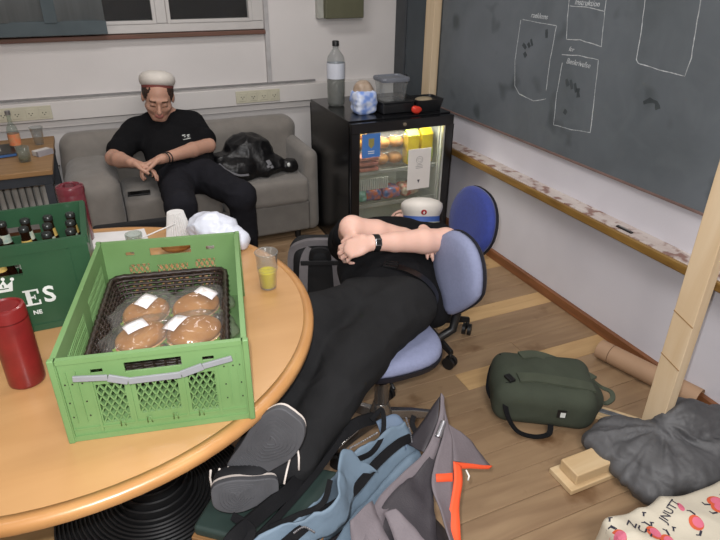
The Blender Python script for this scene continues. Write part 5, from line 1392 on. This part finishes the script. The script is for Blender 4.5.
# ---------------------------------------------------------------- bags
def catmull(P,n=8):
    P=[Vector(p) for p in P]; out=[]
    for i in range(len(P)-1):
        p0=P[max(0,i-1)];p1=P[i];p2=P[i+1];p3=P[min(len(P)-1,i+2)]
        for k in range(n):
            t=k/n; out.append(.5*((2*p1)+(p2-p0)*t+(2*p0-5*p1+4*p2-p3)*t*t+(3*p1-p0-3*p2+p3)*t**3))
    out.append(P[-1]); return out
def ribbon(A,B,name,mtl,parent,th=.004,n=8,wr=.003,rows=4,label=None,seed=0.):
    """cloth strip between two polylines, given real thickness"""
    a=catmull(A,n); b=catmull(B,n); L=min(len(a),len(b)); V_=[];F_=[]
    for i in range(L):
        for j in range(rows+1):
            p=a[i].lerp(b[i],j/rows)
            w_=float(fbm(np.array([[p.x*22+seed,p.y*22,p.z*22]]),2)[0])*wr
            V_.append((p.x+w_*.5,p.y+w_*.5,p.z+w_))
    for i in range(L-1):
        for j in range(rows): q=i*(rows+1)+j; F_.append((q,q+1,q+rows+2,q+rows+1))
    me=bpy.data.meshes.new(name); me.from_pydata(V_,[],F_)
    o=link_mesh(name,me,mtl,parent,True,label,True)
    s_=o.modifiers.new('thick','SOLIDIFY'); s_.thickness=th; s_.offset=0
    return o
def strap(P,w_,name,mtl,parent,up=(0,0,1),th=.003,n=8):
    a=catmull(P,n); V_=[];F_=[]; u=Vector(up)
    for i,p in enumerate(a):
        t=(a[min(i+1,len(a)-1)]-a[max(i-1,0)]).normalized(); s_=t.cross(u)
        if s_.length<1e-4: s_=Vector((1,0,0))
        s_.normalize(); nn=s_.cross(t)
        for x,z in ((-1,-1),(1,-1),(1,1),(-1,1)): V_.append(p+s_*(w_/2*x)+nn*(th/2*z))
    for i in range(len(a)-1):
        for j in range(4): F_.append((i*4+j,(i+1)*4+j,(i+1)*4+(j+1)%4,i*4+(j+1)%4))
    F_+= [(3,2,1,0),tuple((len(a)-1)*4+k for k in range(4))]
    return MB().add(V_,F_).build(name,mtl,parent,auto=50,world=True)
VD=(-.36,-.807,.467)
# ---- large open backpack in the foreground
GLI=mat('grey_lilac_nylon',(104,96,100),.7,var=.06,scale=12,bump=.12,bscale=160)
DGN=mat('dark_grey_nylon',(52,48,52),.6,var=.08,scale=12,bump=.15,bscale=260)
BLN=mat('blue_lining',(98,115,130),.65,var=.08,scale=10,bump=.15,bscale=60)
ORG=mat('orange_trim',(226,84,46),.55,var=.04)
STR=mat('black_webbing',(20,20,22),.85,spec=.2,bump=.3,bscale=500)
SILV=mat('silver_zip',(170,170,175),.3,metal=.9)
bp=root('travel_backpack','large open grey and orange backpack with blue lining in the foreground','backpack',(.48,1.0,0))
S=SDF((-.05,.50,-.01),(1.0,1.42,.60),.0085)
S.cone((.20,.78,.19),(.54,1.05,.17),.17,.13,k=0)
S.cone((.46,.80,.18),(.60,.96,.18),.14,.12,k=.05)
S.cone((.56,1.06,.17),(.64,1.18,.22),.12,.10,k=.06)
S.box((.5,1,-.3),(2,2,.3),.001,k=0,mode='s')
link_mesh('bag_shell',S.mesh('bag_shell',folds(.006,9,2.)),DGN,bp,world=True)
# blue lining: hollow fold seen from above
def P3(*a): return [tuple(x) for x in a]
ribbon([(0.692,1.202,0.457),(0.563,1.162,0.460),(0.464,1.130,0.458),(0.338,1.003,0.483),(0.173,0.941,0.462)],
       [(0.710,1.144,0.371),(0.618,1.113,0.332),(0.481,1.046,0.324),(0.361,0.985,0.341),(0.257,0.920,0.362)],'lining',BLN,bp,wr=.012,rows=10,n=10,seed=4.)
ribbon([(0.474,1.082,0.510),(0.433,1.074,0.551),(0.394,1.006,0.533),(0.369,0.958,0.516),(0.275,0.959,0.488),(0.113,0.952,0.479)],
       [(0.537,1.065,0.444),(0.479,1.045,0.451),(0.428,0.994,0.451),(0.391,0.953,0.439),(0.291,0.936,0.417),(0.166,0.922,0.425)],'lining_flap',BLN,bp,wr=.012,rows=8,n=10,seed=9.)
ribbon([(0.614,1.243,0.447),(0.654,1.241,0.454),(0.691,1.219,0.443),(0.701,1.176,0.419)],
       [(0.614,1.199,0.415),(0.653,1.197,0.419),(0.670,1.175,0.416),(0.667,1.142,0.398)],'lining_pocket',mat('blue_grey_lining',(84,100,120),.65,var=.1),bp,wr=.008,rows=6,seed=1.)
ribbon([(0.709,1.144,0.392),(0.636,1.121,0.381),(0.540,1.069,0.368),(0.424,0.999,0.371),(0.343,0.936,0.371)],
       [(0.705,1.098,0.375),(0.648,1.065,0.358),(0.550,1.023,0.340),(0.438,0.951,0.342),(0.373,0.910,0.349)],'lining_edge',BLN,bp,wr=.006,rows=5,seed=2.)
# rim straps over the opening
strap([(0.680,1.146,0.437),(0.630,1.126,0.450),(0.547,1.088,0.449),(0.429,1.009,0.457),(0.326,0.972,0.464),(0.222,0.923,0.469)],.026,'rim_strap',STR,bp,up=VD,th=.006)
strap([(0.597,1.243,0.456),(0.640,1.257,0.470),(0.610,1.186,0.452),(0.550,1.133,0.444),(0.469,1.090,0.478),(0.432,1.058,0.480)],.014,'rim_strap',STR,bp,up=VD,th=.006)
strap([(0.731,1.216,0.447),(0.713,1.194,0.439),(0.713,1.162,0.427),(0.709,1.121,0.417)],.016,'side_strap',STR,bp,up=VD,th=.005)
strap([(0.613,1.256,0.448),(0.547,1.242,0.459),(0.472,1.218,0.445),(0.378,1.163,0.447),(0.286,1.072,0.477),(0.197,1.019,0.488),(0.120,0.964,0.504),(0.089,0.944,0.489)],.036,'shoulder_strap',STR,bp,up=VD,th=.014)
strap([(0.498,1.202,0.480),(0.380,1.118,0.458),(0.249,1.027,0.455),(0.151,0.969,0.451)],.018,'shoulder_strap',STR,bp,up=VD,th=.008)
strap([(0.124,1.016,0.512),(0.159,0.968,0.500),(0.120,0.930,0.489)],.020,'loose_strap',STR,bp,up=VD,th=.004)
strap([(0.380,1.026,0.512),(0.336,0.968,0.507),(0.272,0.981,0.480),(0.205,0.981,0.470)],.014,'loose_strap',STR,bp,up=VD,th=.004)
# zip teeth highlights along the rim
for (a,b,c) in ((352,447,1.70),(357,443,1.71),(363,440,1.72),(369,437,1.73),(375,433,1.74),(407,420,1.80),(409,428,1.79),(411,436,1.78),(298,531,1.42),(304,528,1.43),(310,531,1.43),(404,478,1.71),(346,470,1.58)):
    pass
ZP=[(0.488,1.150,0.468),(0.532,1.157,0.472),(0.580,1.165,0.478)]; m=MB()
for p in catmull(ZP,7): m.ell(tuple(p),(.0035,.0035,.003),6,4)
for p in catmull([(0.692,1.196,0.469),(0.692,1.169,0.444),(0.683,1.138,0.427)],6): m.ell(tuple(p),(.003,.003,.003),6,4)
for p in catmull([(0.251,0.932,0.486),(0.277,0.935,0.490),(0.297,0.920,0.480)],6): m.ell(tuple(p),(.003,.003,.003),6,4)
m.build('zip_teeth',SILV,bp,kind='stuff',world=True)
# grey side panels
ribbon([(0.807,1.193,0.531),(0.766,1.135,0.485),(0.686,1.073,0.445),(0.599,1.040,0.427),(0.494,0.986,0.425),(0.408,0.884,0.418)],
       [(0.813,1.185,0.523),(0.779,1.127,0.480),(0.710,1.054,0.430),(0.621,1.019,0.408),(0.525,0.966,0.414),(0.437,0.863,0.403)],'ridge_band',GLI,bp,wr=.003,rows=3,th=.008)
ribbon([(0.802,1.190,0.523),(0.756,1.181,0.471),(0.698,1.165,0.421),(0.674,1.144,0.409)],
       [(0.769,1.139,0.473),(0.744,1.118,0.461),(0.710,1.092,0.454),(0.691,1.079,0.438)],'dark_side_flap',DGN,bp,wr=.004,rows=5,th=.006)
ribbon([(0.767,1.123,0.476),(0.700,1.061,0.435),(0.614,1.020,0.425),(0.503,0.968,0.422),(0.443,0.865,0.412)],
       [(0.778,1.107,0.466),(0.698,1.020,0.405),(0.653,0.956,0.388),(0.619,0.880,0.380),(0.581,0.796,0.378)],'dark_panel',DGN,bp,wr=.008,rows=8,seed=3.)
ribbon([(0.482,0.986,0.435),(0.479,0.930,0.423),(0.476,0.855,0.419)],[(0.403,0.948,0.439),(0.385,0.894,0.418),(0.382,0.836,0.400)],'side_mesh_pocket',GLI,bp,wr=.006,rows=6,seed=6.)
ribbon([(0.515,0.914,0.467),(0.539,0.871,0.452),(0.553,0.802,0.431)],[(0.485,0.922,0.457),(0.485,0.874,0.438),(0.482,0.812,0.413)],'lower_fold',GLI,bp,wr=.008,rows=5,seed=7.)
ribbon([(0.808,1.181,0.512),(0.770,1.106,0.470),(0.702,1.036,0.435),(0.662,0.981,0.417),(0.648,0.901,0.396),(0.626,0.811,0.374)],
       [(0.793,1.126,0.468),(0.784,1.080,0.448),(0.755,1.022,0.410),(0.720,0.961,0.384),(0.682,0.900,0.357),(0.658,0.829,0.343)],'grey_side_panel',GLI,bp,wr=.004,rows=6,seed=8.)
ribbon([(0.793,1.126,0.468),(0.784,1.089,0.440),(0.759,1.034,0.413)],[(0.833,1.112,0.433),(0.874,1.078,0.384),(0.906,1.036,0.336)],'grey_fin',GLI,bp,wr=.004,rows=6,seed=5.)
ribbon([(0.762,1.033,0.417),(0.738,0.987,0.397),(0.693,0.931,0.377),(0.657,0.891,0.364),(0.641,0.833,0.359)],[(0.782,1.020,0.402),(0.762,0.980,0.386),(0.720,0.927,0.369),(0.691,0.875,0.362),(0.666,0.829,0.350)],'orange_band',ORG,bp,wr=.002,rows=3,th=.006)
ribbon([(0.760,1.031,0.419),(0.830,1.032,0.378),(0.909,1.035,0.336)],[(0.757,1.019,0.405),(0.825,1.023,0.369),(0.891,1.030,0.335)],'orange_hem',ORG,bp,wr=.001,rows=2,th=.007)
ribbon([(0.688,1.005,0.424),(0.713,1.002,0.417),(0.740,1.003,0.408)],[(0.680,0.989,0.412),(0.704,0.986,0.405),(0.731,0.986,0.393)],'orange_patch',ORG,bp,wr=.001,rows=2,th=.008)
ribbon([(0.732,1.093,0.472),(0.758,1.112,0.492),(0.768,1.118,0.499)],[(0.747,1.083,0.467),(0.771,1.103,0.487),(0.778,1.110,0.494)],'silver_patch',SILV,bp,wr=.001,rows=2,th=.010)
MB().tube([(0.797,1.014,0.385),(0.797,0.997,0.378),(0.792,0.993,0.367)],.0028,6).build('zip_pull',mat('white_cord',(220,216,210),.5),bp,smooth=True,world=True)

# ---- small grey and black backpack beside the fridge
GRB=mat('mid_grey_cordura',(112,108,110),.8,bump=.25,bscale=300); BKB=mat('black_cordura',(22,22,24),.75,bump=.2,bscale=300)
g2=root('backpack','grey and black backpack standing upright beside the black fridge','backpack',(.90,2.50,0),rz=R(-22))
M0=wm(g2)
def G(x,y,z): v=M0@Vector((x,y,z)); return tuple(v)
rg=rotm((0,0,1),R(-22))
S=SDF((.66,2.25,-.01),(1.18,2.76,.56),.008); S.box(G(0,.02,.24),(.155,.085,.235),.08,rot=rg,k=0); S.box(G(0,.10,.16),(.12,.06,.14),.05,rot=rg,k=.03); S.box((.9,2.5,-.2),(1,1,.2),.001,k=0,mode='s')
link_mesh('bag_body',S.mesh('bag_body',folds(.003,9,4.)),BKB,g2,world=True)
for sx in (-1,1):
    strap([G(sx*.045,-.072,.455),G(sx*.075,-.088,.40),G(sx*.085,-.092,.28),G(sx*.09,-.085,.15)],.042,'shoulder_strap',GRB,g2,up=G(0,-1,0) if False else tuple(M0.to_3x3()@Vector((0,-1,0))),th=.016)
strap([G(-.15,-.02,.30),G(-.14,-.03,.42),G(-.08,-.045,.468),G(.0,-.05,.480),G(.08,-.045,.468),G(.14,-.03,.42),G(.155,-.02,.30)],.03,'grey_border',GRB,g2,up=tuple(M0.to_3x3()@Vector((0,-1,0))),th=.03)
strap([G(-.045,-.085,.405),G(-.035,-.10,.45),G(0,-.105,.465),G(.035,-.10,.45),G(.045,-.085,.405)],.022,'carry_handle',BKB,g2,up=tuple(M0.to_3x3()@Vector((0,-1,0))),th=.02)
m=MB(); m.T=M0; m.bx(-.095,.095,-.102,-.090,.375,.40); m.build('yoke_band',BKB,g2,bevel=.004)
m=MB(); m.T=Matrix.Identity(4); m.bx(.078,.096,-.098,-.088,.150,.166).build('strap_buckle',mat('white_buckle',(215,216,220),.4),g2,bevel=.002)
for c in g2.children:
    if c.name.startswith('yoke_band'): c.data.transform(M0.inverted())

# ---- black bag on the sofa
b3=root('black_bag','black soft bag lying on the grey sofa beside the seated person','bag',(.84,3.70,.43))
S=SDF((.45,3.45,.40),(1.22,3.98,.80),.0075)
S.ell((.86,3.74,.555),(.165,.13,.135),k=0); S.ell((.76,3.66,.50),(.15,.12,.085),k=.03); S.ell((.95,3.67,.49),(.13,.11,.075),k=.03); S.ell((1.10,3.66,.475),(.06,.06,.04),k=.02); S.cone((.66,3.72,.52),(.58,3.74,.54),.07,.02,k=.03); S.box((.85,3.7,.30),(.6,.5,.135),.001,k=0,mode='s')
o3=link_mesh('bag_body',S.mesh('bag_body',folds(.016,10,11.)),mat('glossy_black_nylon',(14,14,16),.4,var=.2,bump=.2,bscale=80),b3,world=True)
bv=bvh_of(o3)
for (x,z,w_,h_) in ((.955,.60,.03,.035),(.97,.57,.022,.02),(.945,.575,.018,.018)):
    v,f=patch((x,3.4,z),(1,0,.3),(-.3,0,1),w_,h_); decal(v,f,bv,(0,1,-.35),'white_print',mat('grey_print',(120,120,124),.5) if 'grey_print' not in bpy.data.materials else bpy.data.materials['grey_print'],b3)
strap([(.64,3.60,.56),(.68,3.53,.53),(.74,3.50,.505),(.80,3.50,.50)],.016,'strap',mat('grey_strap',(96,96,100),.4),b3,up=(0,-.5,.8))
m=MB(); m.ell((1.09,3.60,.50),(.012,.008,.014),8,6); m.build('buckle',BW,b3,smooth=True,world=True)

# ---- olive green backpack on the floor
GRC=mat('dark_green_canvas',(60,66,54),.9,var=.08,scale=9,bump=.2,bscale=350); GRL=mat('green_webbing',(70,76,62),.85,bump=.3,bscale=400)
b4=root('green_backpack','dark green canvas backpack lying on the floor in front of the right wall','backpack',(1.525,1.48,0),rz=R(-33))
M1=wm(b4)
def K(x,y,z): return tuple(M1@Vector((x,y,z)))
rk=rotm((0,0,1),R(-33))
S=SDF((1.16,1.12,-.01),(1.92,1.80,.24),.0075)
S.box(K(-.02,.01,.09),(.205,.155,.09),.06,rot=rk,k=0); S.ell(K(.10,0,.085),(.13,.12,.075),rk,k=.03); S.ell(K(-.14,.02,.095),(.09,.13,.09),rk,k=.03); S.box((1.5,1.5,-.2),(1,1,.2),.001,k=0,mode='s')
o4=link_mesh('bag_body',S.mesh('bag_body',folds(.004,8,6.)),GRC,b4,world=True)
bv4=bvh_of(o4)
def on4(x,y,dz=.004):
    h=bv4.ray_cast(Vector(K(x,y,1)),Vector((0,0,-1))); 
    return tuple((h[0] if h[0] is not None else Vector(K(x,y,.0)))+Vector((0,0,dz)))
up=(0,0,1)
strap([on4(-.13,-.06),on4(-.06,-.045),on4(.02,-.05),on4(.10,-.06),on4(.17,-.05)],.055,'shoulder_strap',GRL,b4,th=.010)
strap([on4(-.11,.10),on4(-.04,.125),K(.05,.115,.165),K(.13,.085,.15),on4(.185,.03)],.05,'shoulder_strap',GRL,b4,th=.010)
strap([on4(.175,.03,-.0),K(.225,.035,.115),K(.262,.015,.11),K(.262,-.02,.10),K(.225,-.038,.09),on4(.165,-.045,-.005)],.020,'carry_loop',GRL,b4,th=.006)
strap([on4(-.17,-.09,0),K(-.175,-.15,.10),K(-.13,-.19,.03),K(-.06,-.200,.012),K(.0,-.185,.02),K(.01,-.15,.04)],.022,'webbing_strap',STR,b4,th=.004)
strap([on4(-.19,.11,.0),K(-.225,.09,.12),K(-.24,.0,.08),K(-.225,-.05,.06)],.016,'webbing_strap',STR,b4,th=.004)
m=MB(); m.box(*on4(-.165,-.07,.006),.028,.045,.012); m.build('strap_buckle',BLK,b4,bevel=.003,world=True)
for (x,y,w_,h_,mt) in ((.045,-.150,.036,.036,BLK),(.050,-.154,.020,.022,BW)):
    v,f=patch(K(x,y,.10),tuple(Vector(K(1,0,0))-Vector(K(0,0,0))),tuple(Vector(K(0,1,0))-Vector(K(0,0,0))),w_,h_); decal(v,f,bv4,tuple(Vector(K(0,.9,-1))-Vector(K(0,0,0))),'logo_patch',mt,b4,off=.002 if mt==BLK else .0032)
v=[on4(-.10+.03*i,.075,.001) for i in range(8)]
strap(v,.008,'seam',mat('seam_tan',(150,128,100),.8) ,b4,th=.002) if False else None

# ---- grey crumpled rain jacket
JK=mat('grey_raincoat_nylon',(84,84,86),.55,var=.10,scale=10,bump=.2,bscale=60)
j=root('rain_jacket','crumpled grey nylon jacket lying over the board foot at the right edge','jacket',(1.7,1.0,0))
S=SDF((1.36,.68,-.01),(2.12,1.32,.36),.0065)
for c_,r_ in (((1.62,1.145,.07),(.13,.09,.05)),((1.585,1.00,.05),(.10,.11,.05)),((1.74,.98,.09),(.18,.14,.075)),((1.79,1.06,.15),(.10,.075,.085)),((1.95,.95,.10),(.18,.15,.085)),((1.66,1.08,.09),(.12,.09,.065)),((1.88,1.0,.09),(.2,.14,.08))): S.ell(c_,r_,k=.03)
S.cone((1.70,1.08,.10),(1.54,1.21,.05),.05,.03,k=.03); S.cone((1.70,1.0,.08),(1.55,.96,.03),.05,.03,k=.03); S.cone((1.8,1.05,.18),(2.05,.98,.12),.06,.05,k=.04)
S.box((1.7,1,-.2),(1,1,.2),.001,k=0,mode='s')
def jd(P):
    q=P-np.array((1.70,1.06,.12)); a=np.arctan2(q[:,1],q[:,0]); r_=np.linalg.norm(q[:,:2],axis=1)
    rad=np.stack([np.cos(a)*2.6,np.sin(a)*2.6,r_*2.5],1)
    return .013*ridge(rad+3,2)*np.clip(r_/.08,0,1)+.007*ridge(P*np.array((12,7,7)),2)+.003*ridge(P*24,2)
link_mesh('jacket_cloth',S.mesh('jacket_cloth',jd),JK,j,world=True)

# ---- printed plastic bag
PB=mat('printed_bag_film',(206,198,180),.4,var=.03,scale=6,bump=.1,bscale=40)
pb=root('printed_bag','off-white plastic bag with pink and orange drawings at the bottom right corner','plastic bag',(1.5,.62,0))
S=SDF((1.10,.28,-.01),(1.96,.92,.28),.0075)
S.box((1.517,.555,.10),(.36,.25,.105),.03,rot=rotm((0,0,1),R(-6)),k=0); S.box((1.5,.6,-.2),(1,1,.2),.001,k=0,mode='s')
o5=link_mesh('bag_film',S.mesh('bag_film',lambda P:.010*ridge(P*6+1,2)),PB,pb,world=True)
bv5=bvh_of(o5)
PINK=mat('print_pink',(214,110,134),.5); POR=mat('print_orange',(206,92,58),.5); PBK=mat('print_black',(44,44,60),.5)
def pt(px_,py_): pass
def dec(c,ang,w_,h_,mt,shape=None,off=.0015):
    ux=(cos(R(ang)),sin(R(ang)),0); uy=(-sin(R(ang)),cos(R(ang)),0)
    v,f=patch((c[0],c[1],.6),ux,uy,w_,h_,3,3,shape); decal(v,f,bv5,(0,0,-1),'print',mt,pb,off=off)
for (c,ang) in (((1.180,0.759,0.210),70),((1.283,0.726,0.210),75),((1.421,0.697,0.210),60),((1.549,0.734,0.210),0),((1.132,0.762,0.210),80),((1.298,0.690,0.210),40),((1.534,0.711,0.210),20)):
    dec(c,ang,.050,.040,POR,'oval'); dec((c[0]+.004,c[1]-.002),ang,.036,.030,PINK,'oval',off=.0026)
    a=R(ang)
    for s_ in (-1,1):
        dec((c[0]+cos(a)*.034*s_,c[1]+sin(a)*.034*s_),ang+30*s_,.020,.006,PBK)
        dec((c[0]+cos(a)*.040*s_-sin(a)*.008,c[1]+sin(a)*.040*s_+cos(a)*.008),ang+80,.012,.004,PBK)
dec((1.427,0.757,0.215),60,.035,.018,PINK,'oval')
def dtext(s_,c,ang,size):
    cu=bpy.data.curves.new('t','FONT'); cu.body=s_; cu.size=size; cu.align_x='CENTER'; cu.align_y='CENTER'; cu.offset=.0004; cu.resolution_u=2
    o=bpy.data.objects.new('t',cu); C.objects.link(o); me=bpy.data.meshes.new_from_object(o.evaluated_get(bpy.context.evaluated_depsgraph_get())); bpy.data.objects.remove(o)
    bm=bmesh.new(); bm.from_mesh(me); bmesh.ops.triangulate(bm,faces=bm.faces); bm.to_mesh(me); bm.free()
    ca,sa=cos(R(ang)),sin(R(ang)); V_=[(c[0]+v.co.x*ca-v.co.y*sa,c[1]+v.co.x*sa+v.co.y*ca,.6) for v in me.vertices]
    decal(V_,[tuple(p.vertices) for p in me.polygons],bv5,(0,0,-1),'lettering',PBK,pb,off=.002)
dtext('NUT',(1.255,0.749,0.210),-60,.040); dtext('JNUTT',(1.387,0.762,0.215),20,.034)
for c in ((1.201,0.816,0.205),(1.309,0.788,0.210),(1.302,0.752,0.210),(1.349,0.713,0.210)): dec(c,45,.014,.005,PBK); dec((c[0]+.006,c[1]+.004),-40,.012,.004,PBK)
# dark fabric lying between sofa and table (back of a black chair)
bc2=root('black_chair','black fabric chair standing behind the table in front of the sofa','chair',(.10,2.80,0),rz=R(176))
CF=mat('black_chair_fabric',(18,18,20),.9,var=.1)
MB().bx(-.17,.17,-.20,.20,.42,.47).build('seat',CF,bc2,bevel=.015)
MB().bx(-.19,.19,.19,.225,.50,.665).build('backrest',CF,bc2,bevel=.014,seg=3)
for sx in(-1,1):
    MB().tube([(sx*.17,.20,0),(sx*.17,.20,.60)],.011,10).build('leg',BLK,bc2,smooth=True); MB().tube([(sx*.16,-.17,0),(sx*.15,-.17,.43)],.011,10).build('leg',BLK,bc2,smooth=True)
# ---- repeats share a group
for pre,g in (('beer_bottle','beer bottles in the dark green crate'),('wrapped_roll','wrapped bread rolls in the wicker basket'),('drink_carton','drink cartons on the upper fridge shelf'),
              ('bread_pack','bun packs on the upper fridge shelf'),('ham_tray','ham trays stacked in the fridge'),('food_pack','food packs on the lower fridge shelf'),
              ('office_chair','office chairs by the right wall'),('wall_socket','sockets in the white cable duct')):
    for o in list(bpy.data.objects):
        if o.parent is None and o.name.split('.')[0]==pre: o['group']=g
